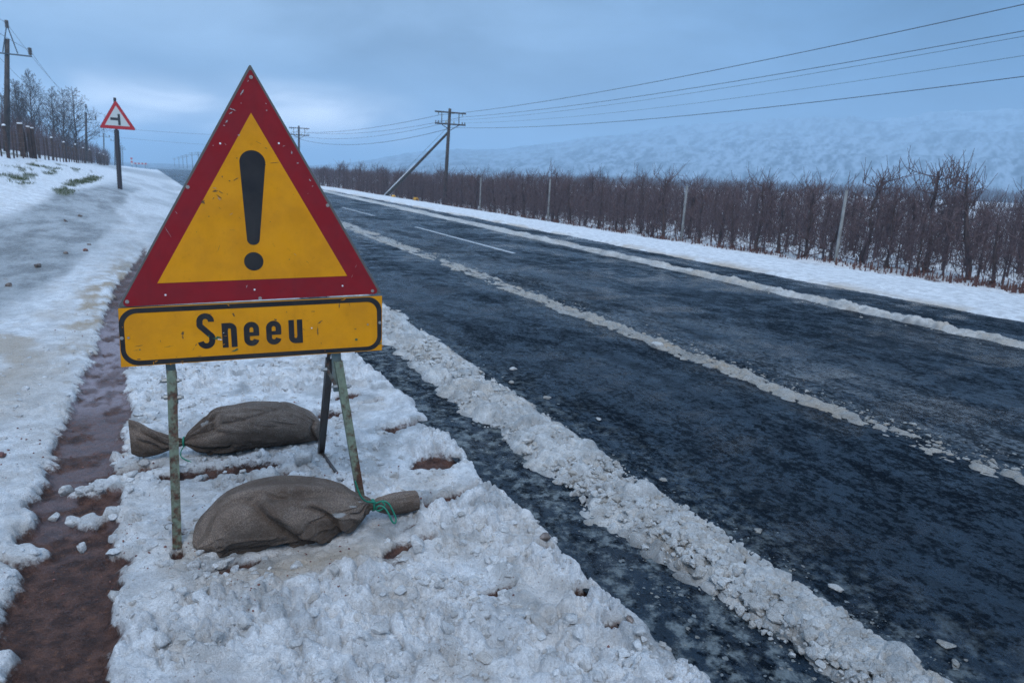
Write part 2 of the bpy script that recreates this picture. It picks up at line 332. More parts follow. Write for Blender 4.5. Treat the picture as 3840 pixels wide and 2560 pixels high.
def asphalt():
    m, t, b = mat('wet_asphalt', rough=.3)
    g = N(t, 'ShaderNodeNewGeometry'); P = g.outputs['Position']
    agg = noise(t, 105, 3, .7, P); mot = noise(t, 22, 4, .6, P); strk = noise(t, 1.0, 9, .72, P, mapping=(2.2, .22, 1)); pud = noise(t, 1.5, 6, .62, P, .3, mapping=(.45, 1.1, 1)); wet = noise(t, .8, 4, .55, P, .4, mapping=(1.2, .5, 1))
    c = mixc(t, maprange(t, agg, .36, .64, 0, 1), (.002, .005, .010), (.008, .019, .031))
    c = mixc(t, maprange(t, noise(t, 34, 5, .75, P, mapping=(1, .5, 1)), .42, .60, 0, .8), c, (.003, .007, .014))
    frac = noise(t, 5.5, 12, .82, P, mapping=(1, .55, 1))
    c = mixc(t, maprange(t, frac, .44, .58, 0, .9), c, (.009, .021, .036))
    # thin grey slush film left on the lanes
    sep = N(t, 'ShaderNodeSeparateXYZ'); link(t, P, sep.inputs[0])
    film = mth(t, 'MULTIPLY', maprange(t, strk, .54, .72, 0, 1), maprange(t, agg, .42, .62, .25, 1))
    c = mixc(t, mth(t, 'MULTIPLY', film, .30), c, (.15, .20, .25))
    ctr = mth(t, 'SUBTRACT', sep.outputs[0], mth(t, 'MULTIPLY', sep.outputs[1], .04))
    lane = mth(t, 'MULTIPLY', maprange(t, ctr, 4.0, 4.35, 0, 1), maprange(t, ctr, 4.5, 6.2, 1, 0))
    sm = mth(t, 'MULTIPLY', lane, maprange(t, mth(t, 'ADD', mth(t, 'MULTIPLY', mot, .5), mth(t, 'MULTIPLY', noise(t, 3, 5, .6, P, mapping=(1, .4, 1)), .6)), .46, .68, 0, 1))
    c = mixc(t, mth(t, 'MULTIPLY', sm, .42), c, (.22, .24, .25))
    pitn = mth(t, 'ADD', mth(t, 'MULTIPLY', noise(t, 30, 5, .7, P, mapping=(1, .8, 1)), .62), mth(t, 'MULTIPLY', frac, .38))
    big = noise(t, .9, 4, .6, P, .3, mapping=(1.5, .35, 1))
    pit = maprange(t, mth(t, 'ADD', pitn, mth(t, 'MULTIPLY', mth(t, 'SUBTRACT', big, .5), -.30)), .455, .525, 1, 0)
    c = mixc(t, mth(t, 'MULTIPLY', pit, .8), c, (.002, .004, .007))
    strip = mth(t, 'MULTIPLY', maprange(t, sep.outputs[0], 1.30, 1.50, 0, 1), maprange(t, sep.outputs[0], 1.9, 2.8, 1, 0))
    slop = mth(t, 'MULTIPLY', strip, maprange(t, noise(t, 13, 7, .68, P), .47, .66, 0, .8))
    c = mixc(t, slop, c, (.17, .20, .21))
    link(t, mth(t, 'ADD', mth(t, 'MULTIPLY', mth(t, 'SUBTRACT', 1.0, pit), .36), .05), b.inputs['Specular IOR Level'])
    link(t, c, b.inputs['Base Color'])
    r = maprange(t, wet, .38, .62, .16, .50)
    r = mth(t, 'ADD', r, maprange(t, agg, .35, .65, .12, -.05)); r = mth(t, 'ADD', r, maprange(t, frac, .44, .58, .14, -.08)); r = mth(t, 'ADD', r, maprange(t, pud, .50, .60, 0, -.24)); r = mth(t, 'MAXIMUM', r, .06); link(t, r, b.inputs['Roughness'])
    b.inputs['IOR'].default_value = 1.33
    p = bump(t, b, agg, .010, .75)
    bump(t, b, frac, .05, .35, p)
    return m
M_ROAD = asphalt()

def rusty(name, paint, rust=(.10, .045, .025), amt=.5, rough=.5):
    m, t, b = mat(name, rough=rough)
    n = noise(t, 26, 6, .7); n2_ = noise(t, 7, 4, .6, mapping=(1, 1, .35))
    f = maprange(t, mth(t, 'ADD', mth(t, 'MULTIPLY', n, .5), mth(t, 'MULTIPLY', n2_, .5)), amt - .06, amt + .05, 1, 0)
    c = mixc(t, maprange(t, noise(t, 60, 3), .4, .6, 0, 1), tuple(q * .8 for q in paint), paint)
    c = mixc(t, f, c, mixc(t, maprange(t, noise(t, 90, 3), .4, .6, 0, 1), rust, tuple(q * .5 for q in rust)))
    link(t, c, b.inputs['Base Color']); bump(t, b, n, .002, .5); return m
M_LEG = rusty('worn_green_steel', (.17, .21, .15), amt=.50)
M_POST = rusty('zinc_grey_steel', (.16, .20, .19), amt=.44)
M_DARKLEG = rusty('dark_rusty_steel', (.045, .04, .036), (.05, .025, .018), .5)
M_BOLT, _, _ = mat('bolt_steel', (.22, .23, .23), .4, .6)
M_BRACE = rusty('brace_steel', (.11, .13, .12), amt=.48)

def sheet(name, col, dirt, rough=.42, grain=.10, streak=.42):
    m, t, b = mat(name, rough=rough)
    c = mixc(t, maprange(t, noise(t, 8, 5, .6), .35, .7, 0, streak), col, dirt)
    c = mixc(t, maprange(t, noise(t, 45, 6, .7), .58, .70, 0, .35), c, dirt)
    c = mixc(t, maprange(t, noise(t, 3, 3, .5, mapping=(6, 6, .7)), .55, .75, 0, .25), c, dirt)
    c = mixc(t, maprange(t, noise(t, 1100, 1, .5), .3, .7, 0, grain), c, tuple(q * .45 for q in col))
    # fine scratches
    v = N(t, 'ShaderNodeTexNoise'); v.inputs['Scale'].default_value = 9; v.inputs['Detail'].default_value = 8; v.inputs['Distortion'].default_value = 2.2
    tc_ = N(t, 'ShaderNodeTexCoord'); mp_ = N(t, 'ShaderNodeMapping'); mp_.inputs['Scale'].default_value = (2.6, 2.6, .8); mp_.inputs['Rotation'].default_value = (0, .6, 0)
    link(t, tc_.outputs['Object'], mp_.inputs[0]); link(t, mp_.outputs[0], v.inputs['Vector'])
    ln = maprange(t, mth(t, 'ABSOLUTE', mth(t, 'SUBTRACT', v.outputs['Fac'], .5)), .0, .006, 1, 0)
    c = mixc(t, mth(t, 'MULTIPLY', ln, maprange(t, noise(t, 2.2, 3), .52, .66, 0, .4)), c, tuple(q * .35 for q in col))
    link(t, c, b.inputs['Base Color'])
    link(t, maprange(t, noise(t, 12, 4), .35, .65, rough - .08, rough + .15), b.inputs['Roughness'])
    b.inputs['Specular IOR Level'].default_value = .28
    bump(t, b, noise(t, 5, 3), .004, .25); return m
M_RED = sheet('red_sign_sheeting', (.24, .006, .012), (.13, .010, .016), .6)
M_YEL = sheet('amber_sign_sheeting', (.68, .275, .0), (.40, .15, .004), .62)
M_BLK = sheet('black_sign_film', (.012, .012, .015), (.05, .045, .04), .45)
M_BACK, _, _ = mat('weathered_sign_backing', (.09, .09, .085), .6)
M_SCUFF_G, _, _ = mat('bare_metal_scuff', (.32, .30, .31), .55)
M_SCUFF_D, _, _ = mat('dark_scuff', (.10, .055, .02), .7)
M_SCUFF_GR, _, _ = mat('green_underlayer', (.02, .10, .05), .6)
M_RIVET, _, _ = mat('rivet_metal', (.33, .31, .29), .45, .5)
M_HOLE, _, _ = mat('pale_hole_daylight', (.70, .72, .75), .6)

def burlap():
    m, t, b = mat('wet_burlap', rough=.88)
    tc_ = N(t, 'ShaderNodeUVMap')
    c1 = mixc(t, maprange(t, noise(t, 5, 5, .6), .35, .65, 0, 1), (.27, .195, .15), (.48, .375, .305))
    c1 = mixc(t, maprange(t, noise(t, 28, 5, .7), .45, .7, 0, .5), c1, (.45, .38, .33))
    c1 = mixc(t, mth(t, 'MULTIPLY', attr(t, 'damp_dark'), .75), c1, (.045, .030, .020))
    w1 = N(t, 'ShaderNodeTexWave', bands_direction='X'); w1.inputs['Scale'].default_value = 120; w1.inputs['Distortion'].default_value = .6; w1.inputs['Detail'].default_value = 2
    w2 = N(t, 'ShaderNodeTexWave', bands_direction='Y'); w2.inputs['Scale'].default_value = 120; w2.inputs['Distortion'].default_value = .6; w2.inputs['Detail'].default_value = 2
    for w in (w1, w2): link(t, tc_.outputs[0], w.inputs['Vector'])
    wv = mth(t, 'ADD', w1.outputs['Fac'], w2.outputs['Fac'])
    c1 = mixc(t, maprange(t, wv, .2, 1.6, .5, 0), c1, (.05, .038, .028))
    c1 = mixc(t, maprange(t, noise(t, 190, 3, .7), .40, .62, .55, 0), c1, (.07, .052, .042))
    c1 = mixc(t, attr(t, 'frost'), c1, (.55, .56, .56))
    link(t, c1, b.inputs['Base Color'])
    p = bump(t, b, wv, .0022, .8); bump(t, b, noise(t, 45, 4, .6), .005, .6, p)
    b.inputs['Specular IOR Level'].default_value = .25
    return m
M_BURLAP = burlap()
M_TWINE, _, _ = mat('green_twine', (.004, .16, .10), .5)

def bark(name, a, b_):
    m, t, b = mat(name, rough=.85); c = mixc(t, maprange(t, noise(t, 12, 5, .6, mapping=(1, 1, .25)), .35, .65, 0, 1), a, b_)
    link(t, c, b.inputs['Base Color']); return m
M_BARK = bark('fruit_tree_bark', (.040, .026, .026), (.085, .055, .050))
M_STUB = bark('reddish_stem_base', (.085, .032, .026), (.16, .07, .05))
M_TWIG = bark('bare_twig', (.070, .042, .044), (.125, .080, .080))
M_TREE = bark('dark_bare_bark', (.045, .032, .030), (.085, .062, .055))
M_WOOD = bark('weathered_timber_pole', (.030, .026, .025), (.075, .060, .052))
M_LPOST = bark('pale_orchard_post', (.16, .16, .155), (.30, .30, .29))
M_DPOST = bark('dark_fence_timber', (.035, .022, .018), (.085, .050, .040))
M_WIRE, _, _ = mat('line_wire', (.06, .075, .09), .5)
M_CERAM, _, _ = mat('insulator_ceramic', (.10, .09, .085), .3)
M_CERAMY, _, _ = mat('yellowed_insulator', (.34, .32, .18), .35)
M_CAP, _, _ = mat('snow_cap', (.78, .80, .82), .6)
M_SIGNPOST, _, _ = mat('dark_sign_post', (.035, .030, .034), .6)
M_SRED, _, _ = mat('sign_red', (.42, .012, .018), .45)
M_SWHITE, _, _ = mat('sign_white', (.50, .54, .53), .45)
M_SBLACK, _, _ = mat('sign_black', (.02, .02, .024), .5)
M_PAINT, tp, bp = mat('worn_road_paint', (.6, .62, .62), .45)
link(tp, mixc(tp, maprange(tp, noise(tp, 40, 5, .7), .38, .58, 0, 1), (.10, .12, .14), (.55, .57, .58)), bp.inputs['Base Color'])
M_YTAG, _, _ = mat('yellow_marker', (.70, .36, .02), .5)
M_GREEN, _, _ = mat('sign_green', (.02, .16, .10), .5)
def rockmat(name, a, b_):
    m, t, b = mat(name, rough=.55); link(t, mixc(t, maprange(t, noise(t, 25, 4), .4, .6, 0, 1), a, b_), b.inputs['Base Color']); return m
M_ROCK = rockmat('red_brown_stone', (.10, .035, .03), (.20, .09, .07))
M_ROCK2 = rockmat('grey_brown_stone', (.09, .07, .06), (.20, .16, .14))
M_GRASS, _, _ = mat('short_winter_grass', (.055, .075, .025), .8)

# ------------------------------------------------------------ ground surfaces
def polar(az0, az1, daz, th_step, r0, r1, extra=True):
    th = np.arange(math.atan2(1.5, r0), math.atan2(1.5, r1), -th_step)
    r = 1.5 / np.tan(th); r = np.append(r, r1)
    az = np.arange(az0, az1, daz)
    if extra: az = np.concatenate([np.arange(-180, az0 - 1, 3.0), az, np.arange(az1 + 1, 180.1, 3.0)])
    A, Rr = np.meshgrid(np.radians(az), r)
    return Rr * np.sin(A), Rr * np.cos(A), len(r), len(az)
def grid_faces(nr, nc, keep=None):
    i = np.arange(nr * nc).reshape(nr, nc)
    F = np.stack([i[:-1, :-1], i[:-1, 1:], i[1:, 1:], i[1:, :-1]], -1).reshape(-1, 4)[:, ::-1]
    if keep is not None: F = F[keep.ravel()[F].any(1)]
    return F
def compact(V, F, attrs):
    used = np.zeros(len(V), bool); used[F.ravel()] = True; idx = np.cumsum(used) - 1
    return V[used], idx[F], {k: a[used] for k, a in attrs.items()}

X, Y, nr, nc = polar(-38, 62, .115, .00185, .55, 330)
hh, mud, tan_, grey_, grass_, ice_, lm = verge(X, Y)
far_out = sstep(290, 330, np.hypot(X, Y)); hh = hh * (1 - far_out) - 1.05 * far_out
keep = (X < left_edge(Y) + .16)
V = np.stack([X, Y, hh], -1).reshape(-1, 3)
AT = dict(mud=mud.ravel(), tan=tan_.ravel(), grey=grey_.ravel(), grass=grass_.ravel(), ice=ice_.ravel())
V, F, AT = compact(V, grid_faces(nr, nc, keep), AT)
o = mesh_np('snowy_verge', V, F, AT, True, M_SNOW); tag(o, kind='structure', label='lumpy slush covered verge with a muddy wheel rut')
print('verge verts', len(V))

X, Y, nr, nc = polar(-2, 95, .25, .0016, 6, 330)
wob = (fbm(X * 1.4, Y * .8, 201, 4) - .5) * .5
h = terR(X, Y) + .05 * sstep(0, .5, X - right_edge(Y) - wob * .5) + (fbm(X * .8, Y * .8, 203, 4) - .5) * .10 + (fbm(X * 5, Y * 5, 205, 3) - .5) * .025
h = h + (fbm(X * 2.2, Y * 2.2, 207, 4) - .5) * .16 * sstep(7.0, 9.5, X - right_edge(Y))
e = sstep(0, .16, X - right_edge(Y) - wob * .5); h = h * e - .09 * (1 - e)
far_out = sstep(290, 330, np.hypot(X, Y)); h = h * (1 - far_out) - 1.05 * far_out
tn = .85 * sstep(.60, .0, X - right_edge(Y) - wob * .5) * sstep(.3, .6, fbm(X * 3, Y * 1.4, 209, 3)) 
md = .8 * sstep(.60, .68, fbm(X * 2.4, Y * 2.4, 211, 4, .6)) * sstep(5.5, 9, X - right_edge(Y))
V = np.stack([X, Y, h], -1).reshape(-1, 3); z0 = np.zeros(len(V))
V, F, AT = compact(V, grid_faces(nr, nc, X > right_edge(Y) - .25), dict(mud=md.ravel(), tan=tn.ravel(), grey=z0, grass=z0, ice=z0))
o = mesh_np('snowy_roadside', V, F, AT, True, M_FIELD); tag(o, kind='structure')

# road sheet
ys = np.concatenate([np.arange(-20, 60, 1.0), np.arange(60, 331, 5.0)]); xs = np.linspace(0, 1, 15)
Yg, T = np.meshgrid(ys, xs, indexing='ij'); Xl = left_edge(Yg) - .13; Xr = right_edge(Yg) + .8
Xg = Xl + (Xr - Xl) * T; Zg = -.022 + .05 * np.sin(pi * T) ** 1 * 0 + 0 * T
o = mesh_np('road', np.stack([Xg, Yg, Zg - .0], -1).reshape(-1, 3), grid_faces(len(ys), 15)[:, ::-1], None, False, M_ROAD); tag(o, kind='structure')
o.data.flip_normals() if o.data.polygons[0].normal.z < 0 else None
# base sheet to the horizon
rr = np.concatenate([[.01, 40, 120, 250], np.geomspace(330, 6000, 30)]); aa = np.radians(np.arange(0, 361, 4.0))
A, Rr = np.meshgrid(aa, rr)
zz = -1.15 + 0 * Rr
V = np.stack([Rr * np.sin(A), Rr * np.cos(A), zz], -1).reshape(-1, 3); z0 = np.zeros(len(V))
o = mesh_np('ground', V, grid_faces(len(rr), len(aa)), dict(mud=z0, tan=z0, grey=z0, grass=z0, ice=z0), True, M_FIELD); tag(o, kind='structure')

# broken centre line: each dash its own mark
def dash(y0, y1):
    n = 8; v = []; 
    for k in range(n + 1):
        y = y0 + (y1 - y0) * k / n; x = 6.08 + .044 * y
        v += [(x - .055, y, -.017), (x + .055, y, -.017)]
    f = [(2 * k, 2 * k + 1, 2 * k + 3, 2 * k + 2) for k in range(n)]
    return MB().add(v, f)
dd = [(12.7, 19.8, 'white centre line dash nearest the camera, clear of the slush'), (25, 31, 'second white centre line dash up the road'), (37, 43, 'third white centre line dash up the road')]
for y0, y1, lb in dd:
    tag(dash(y0, y1).build('road_dash', M_PAINT), lb, 'road marking', 'centre line dashes', 'thing')

# hills in the low cloud on the right
def hill_el(az):
    return np.interp(az, [-40, 5, 11.4, 14, 16, 18.5, 22.6, 26.2, 29.7, 34.8, 38.2, 44.7, 53.6, 62.5, 80, 110, 130], [0, 0, .3, .6, .95, 1.5, 2.15, 2.2, 2.75, 3.6, 4.1, 4.7, 5.2, 5.4, 6, 5, 0])
az = np.arange(-5, 130, .12); rr = np.linspace(380, 1900, 170); A, Rr = np.meshgrid(az, rr)
Xh, Yh = Rr * np.sin(np.radians(A)), Rr * np.cos(np.radians(A))
k = np.clip((Rr - 380) / (1450 - 380), 0, 1); prof = k ** 1.2
r_crest = 1450.
hz = np.tan(np.radians(hill_el(A))) * r_crest * prof * (1 - .5 * sstep(1450, 1900, Rr))
det = (fbm(Xh / 95, Yh / 95, 301, 5, .55) - .5)
hz = hz * (1 + det * .26) + (1 - np.abs(2 * fbm(Xh / 45, Yh / 65, 311, 4) - 1)) * 6 * prof - 1.2
V = np.stack([Xh, Yh, hz], -1).reshape(-1, 3)
ua, ur = A * 8.0, (Rr - 380) / 62.
rock = fbm(ua * .22 + ur * .35, ur * 1.1 - ua * .22, 321, 6, .66) * .65 + fbm(ua * .7 + ur * .8, ur * 2.4 - ua * .5, 331, 5, .65) * .35
rock = sstep(.34, .68, rock + .10 * (fbm(ua * .05, ur * .2, 341, 3) - .5))
m, t, b = mat('snowy_hillside', rough=.9, spec=.1)
g = N(t, 'ShaderNodeNewGeometry')
nn = noise(t, .034, 8, .68, g.outputs['Position'], 1.2, mapping=(1.4, .55, 2.4)); n3 = noise(t, .011, 5, .6, g.outputs['Position'], .8)
f = mth(t, 'SUBTRACT', 1.0, attr(t, 'rock'))
link(t, mixc(t, f, (.07, .10, .13), (.26, .34, .42)), b.inputs['Base Color'])
o = mesh_np('hills', V, grid_faces(len(rr), len(az)), dict(rock=rock.ravel()), True, m); tag(o, kind='structure')

# ------------------------------------------------------------ slush ridges on the road
def ridge(name, label, y0, y1, xl, xr, hgt, sd, n_t, keepthr=.004, patch=0., tanv=.0, material=None, amp=1.0):
    th = np.arange(math.atan2(1.5, max(y0, .6)), math.atan2(1.5, y1), -.0016); ys = 1.5 / np.tan(th)
    ys = np.concatenate([np.arange(-6, ys[0], .03), ys]) if y0 < .7 else ys
    T, Yg = np.meshgrid(np.linspace(-.15, 1.15, n_t), ys); L0, R0 = xl(Yg), xr(Yg)
    Xg = L0 + (R0 - L0) * T
    Xg = Xg + (fbm(Yg * 2.3, Yg * 0 + sd, sd + 9, 3) - .5) * .12 + (T - .5) * (fbm(Yg * 5, Yg * 0 + sd + 3, sd + 19, 3) - .5) * .30 * (R0 - L0) / .45
    dome = np.clip(1 - np.abs(2 * np.clip(T, -.2, 1.2) - 1) ** 2.4, -.6, 1)
    wx = Xg + (fbm(Xg * 20, Yg * 20, 5, 2) - .5) * .03; wy = Yg + (fbm(Xg * 20, Yg * 20, 6, 2) - .5) * .03
    L = np.maximum.reduce([lumps(wx, wy, .115, sd, .6, .35, .7, .6), lumps(wx, wy, .06, sd + 11, .75, .35, .72, .75), lumps(wx, wy, .03, sd + 21, .8, .35, .75, .8)]) + .3 * lumps(wx, wy, .015, sd + 31, .8, .4, .8, .9)
    far = sstep(60, 8, Yg) * .75 + .25
    h = hgt * dome * (.25 + 1.5 * fbm(Xg * 4.5, Yg * 3.2, sd + 41, 4, .6)) + L * amp * far * np.clip(dome + .35, 0, 1) - .012 - .25 * hgt
    if patch: h = h - patch * sstep(.62, .35, fbm(Xg * 3, Yg * 1.2, sd + 51, 3))
    h = h + (fbm(Xg * 50, Yg * 50, sd + 61, 2) - .5) * .006
    tn = tanv + .3 * sstep(.5, .72, fbm(Xg * 3, Yg * 3, sd + 71, 3))
    tn = tn + .22 * sstep(.35, .0, dome)
    gr = .55 * sstep(.42, .66, fbm(Xg * 7, Yg * 7, sd + 81, 4, .6)) + .45 * sstep(.6, .1, dome)
    V = np.stack([Xg, Yg, h - .022], -1).reshape(-1, 3); z0 = np.zeros(len(V))
    V, F, AT = compact(V, grid_faces(len(ys), n_t, h > -.004), dict(mud=z0, tan=np.clip(tn, 0, 1).ravel(), grey=np.clip(gr, 0, 1).ravel(), grass=z0, ice=z0))
    o = mesh_np(name, V, F, AT, True, material or M_RIDGE)
    tag(o, label, 'slush ridge', None, 'stuff'); return o
clx = lambda Yv: np.interp(Yv, [-6, 1.2, 2, 3, 5.7, 20, 60], [1.80, 1.79, 1.74, 1.72, 1.76, 2.0, 2.5])
crx = lambda Yv: np.interp(Yv, [-6, 1.3, 2.5, 4.9, 8, 20, 60], [2.12, 2.16, 2.20, 2.28, 2.40, 2.62, 3.0])
ridge('slush_ridge', 'thick ridge of ploughed slush along the near road edge', .6, 60, clx, crx, .055, 401, 110, amp=1.15)
ridge('slush_ridge', 'thin broken line of slush between the near wheel paths', .6, 45, lambda Yv: 3.98 + .036 * Yv, lambda Yv: 4.16 + .056 * Yv, .010, 501, 44, patch=.013, amp=.95, tanv=.22, material=M_THIN)
ridge('slush_ridge', 'long low ridge of slush on the far lane', 1.5, 90, lambda Yv: 7.62 + .072 * Yv, lambda Yv: 7.90 + .086 * Yv, .065, 601, 36, amp=.9, tanv=.25)

# ------------------------------------------------------------ slush chunks
def ico(sub):
    import bmesh
    bm = bmesh.new(); bmesh.ops.create_icosphere(bm, subdivisions=sub, radius=1)
    v = np.array([p.co[:] for p in bm.verts]); f = np.array([[q.index for q in fc.verts] for fc in bm.faces]); bm.free(); return v, f
def n3(v, s, seed):
    return (vn(v[:, 0] * s + v[:, 2] * 3.1, v[:, 1] * s - v[:, 2] * 1.7, seed) + vn(v[:, 1] * s + 5, v[:, 2] * s + v[:, 0] * 1.3, seed + 3)) - 1
ICO1, IF1 = ico(2); ICO2, IF2 = ico(3)
def blob(seed, hi=False, am=.46):
    v, f = (ICO2, IF2) if hi else (ICO1, IF1)
    v = v * (1 + am * n3(v, 1.3, seed)[:, None] + am * .6 * n3(v, 3.1, seed + 7)[:, None] + (.12 * n3(v, 7, seed + 11)[:, None] if hi else 0))
    rg_ = np.random.RandomState(seed + 5)
    for _ in range(9):                     # broken faces
        p = rg_.randn(3); p /= np.linalg.norm(p); d = v @ p; lim = rg_.uniform(.45, .80)
        v = v - np.maximum(d - lim, 0)[:, None] * p * .92
    return v, f
def scatter(name, label, pts, sizes, zf, material, squash=.7, sink=.35, seed=1, cat='slush', attrs=None):
    rng = np.random.RandomState(seed); vs = []; fs = []; n = 0; protos = [blob(seed * 10 + k) for k in range(8)]; tn = []; gy_ = []
    zs = zf(pts[:, 0], pts[:, 1])
    for i, (p, s) in enumerate(zip(pts, sizes)):
        v, f = protos[i % 8]; a = rng.rand() * 6.28; sc = s * (rng.rand(3) * .5 + .75) * [1, 1, squash]
        q = v * sc; c, d = cos(a), sin(a); q = np.stack([q[:, 0] * c - q[:, 1] * d, q[:, 0] * d + q[:, 1] * c, q[:, 2]], -1)
        vs.append(q + [p[0], p[1], zs[i] + s * squash * (1 - 2 * sink) * .5]); fs.append(f + n); n += len(v); tn.append(np.full(len(v), max(0, rng.rand() - .6))); gy_.append(np.full(len(v), (.30 * rng.rand() ** 1.6)))
    V = np.concatenate(vs); z0 = np.zeros(len(V))
    o = mesh_np(name, V, np.concatenate(fs), dict(mud=z0, tan=np.concatenate(tn), grey=np.concatenate(gy_), grass=z0, ice=z0), False, material)
    return tag(o, label, cat, None, 'stuff')
rng = np.random.RandomState(3)
def vh(x, y): return verge(x, y)[0]
# on the verge near the sign, avoiding the mud
n = 14000; d = rng.rand(n) ** .8 * 6.5 + .75; a = np.radians(rng.uniform(-26, 62, n)); px, py = d * np.sin(a), d * np.cos(a)
hv, mv, tv, gv, gs, ic, lmv = verge(px, py)
dens = fbm(px * 2.2, py * 2.2, 701, 3)
ok = (px < left_edge(py) + .02) & (mv < .5) & (rng.rand(n) < np.where(px < -.5, .25, 1.0) * sstep(.35, .6, dens))
P_ = np.stack([px, py], -1)[ok]; sz = .006 + .026 * rng.rand(ok.sum()) ** 2.6
scatter('slush_lumps', 'loose wet snow lumps strewn over the verge round the sign', P_, sz, vh, M_CHUNK, .74, .60, 11)
ny = 4200; yv = 1.5 / np.tan(rng.uniform(math.atan2(1.5, 22), math.atan2(1.5, .7), ny)); tt = rng.beta(1.7, 1.7, ny)
xv = clx(yv) + (crx(yv) - clx(yv)) * tt; ds = 1 - np.abs(2 * tt - 1)
scatter('ridge_lumps', 'rounded lumps of wet slush heaped along the thick ridge', np.stack([xv, yv], -1), (.007 + .030 * rng.rand(ny) ** 2.2) * (.6 + .5 * ds), lambda x, y: -.020 + .050 * (1 - np.abs(2 * (x - clx(y)) / (crx(y) - clx(y)) - 1) ** 2.2) * (.5 + .9 * vn(x * 4, y * 4, 5)), M_RIDGE, .75, .60, 15)
# crumbs in the wet strip and beside the ridges
def zroad(x, y): return np.full(len(x), -.022)
yy = 1.5 / np.tan(rng.uniform(math.atan2(1.5, 16), math.atan2(1.5, .8), 3400)); s_ = rng.rand(3400)
xx = np.where(s_ < .55, left_edge(yy) + .02 + rng.rand(3400) * (clx(yy) - left_edge(yy) + .05), crx(yy) - .05 + np.abs(rng.randn(3400)) * .10)
scatter('slush_crumbs', 'crumbs of slush on the wet road beside the thick ridge', np.stack([xx, yy], -1)[:1100], .0015 + .010 * rng.rand(1100) ** 4, zroad, M_CRUMB, .28, .5, 12)
ry = np.exp(rng.uniform(math.log(1.2), math.log(40), 3000)); dice = rng.rand(3000)
rx = np.where(dice < .6, 4.07 + .045 * ry + np.abs(rng.randn(3000)) * .16, 7.72 + .077 * ry + rng.randn(3000) * .14)
scatter('slush_crumbs', 'crumbs of slush along the lines on the carriageway', np.stack([rx, ry], -1), .005 + .022 * rng.rand(3000) ** 5, zroad, M_THIN, .5, .5, 13)

def lump(x, y, s, label, name='slush_lump', cat='slush lump', zf=None, material=None, sd=0, squash=.65, group=None):
    v, f = blob(900 + sd, True, .42); v = v * s * [1, .85, squash]; zf = zf or (lambda a, b: -.022)
    nV = len(v); z0 = np.zeros(nV)
    o = mesh_np(name, v, f, dict(mud=z0, tan=z0 + .1, grey=z0 + .1, grass=z0, ice=z0), True, material or M_CHUNK)
    o.location = (x, y, zf(x, y) + s * squash * .45); o.rotation_euler = (0, 0, sd * 1.3); tag(o, label, cat, group)
    return o
vz = lambda x, y: float(verge(np.array([x]), np.array([y]))[0][0])
LUMPS = [(2.53, 4.78, .045, 'flat oval slush lump lying on the wet lane right of the text panel'), (2.34, 4.45, .035, 'slush lump with two knobs just beyond the ridge crest'),
 (2.41, 4.02, .035, 'slush lump by itself on the lane beside the middle of the thick ridge'), (2.50, 3.50, .028, 'small pale slush lump half way down the near lane edge'),
 (2.29, 2.58, .030, 'pebble sized slush lump on the dark lane right of the ridge'), (2.35, 1.98, .028, 'greyish slush lump on the dark wet lane, low in the view'),
 (2.28, 1.52, .036, 'white slush lump with a darker streak on the lane near the bottom right'), (2.34, 1.12, .035, 'upper slush lump of the cluster in the bottom right corner'),
 (2.27, 1.05, .028, 'lower slush lump of the cluster in the bottom right corner'), (4.19, 5.01, .085, 'largest slush lump sitting on the thin broken slush line'),
 (4.24, 5.55, .045, 'slush lump just above the largest one on the broken line'), (4.13, 4.55, .045, 'slush lump just below the largest one on the broken line'),
 (2.39, 7.4, .05, 'slush lump beside the corner of the text panel')]
for i, (x, y, s, lb) in enumerate(LUMPS): lump(x, y, s * .85, lb, sd=i, squash=.4 if s < .08 else .6, material=M_THIN if i % 3 else M_RIDGE)
VL = [(-.477, 3.66, .045, 'yellowish slush slab at the left of the rut'), (-.502, 3.39, .028, 'small slush lump in the middle of the muddy rut'), (-.418, 3.27, .036, 'smooth oval slush lump lying in the muddy rut'),
 (-.37, 3.05, .030, 'lone upright slush lump in the rut, nearest the camera'), (-.27, 3.28, .045, 'broad slush lump at the right edge of the rut'), (-.08, 2.20, .040, 'tall snow lump on the corner of the rut edge'),
 (1.18, 1.72, .030, 'rounded white lump standing on the verge by the road edge'), (1.13, 1.55, .024, 'little white lump below the rounded one on the verge'), (.42, 3.42, .07, 'big white snow lump between the two sandbags'),
 (.60, 3.42, .065, 'greyish snow lump between the two sandbags, right of the white one'), (.86, 2.42, .045, 'knobbly snow lump in front of the tied end of the front sandbag'), (.03, 2.66, .030, 'snow lump wedged between the left leg and the front sandbag')]
for i, (x, y, s, lb) in enumerate(VL): lump(x, y, s, lb, zf=vz, sd=30 + i, squash=.8)
ST = [(1.386, 1.88, .022, 'dark red stone in the slush near the road edge'), (1.38, 2.25, .026, 'brown stone half buried in snow at the road edge'), (1.374, 1.655, .018, 'small orange brown stone below the dark red one'),
      (-1.51, 11.5, .065, 'largest stone, snow topped, left of the rut'), (-1.67, 17.1, .05, 'stone lying in the grey icy wash'), (-1.48, 18.2, .05, 'pale stone furthest up the icy wash'), (-1.06, 13.2, .045, 'dark stone at the edge of the white snow'),
      (-1.30, 12.85, .04, 'brown stone left of the dark one by the snow edge'), (-1.05, 13.95, .035, 'small dark stone beyond the others at the snow edge'), (-.80, 4.15, .028, 'reddish stone at the left edge of the picture'), (-1.62, 10.0, .05, 'flat dark stone on the icy wash')]
for i, (x, y, s, lb) in enumerate(ST): lump(x, y, s, lb, 'stone', 'stone', vz, M_ROCK if i in (0, 9, 6) else M_ROCK2, 60 + i, .7)
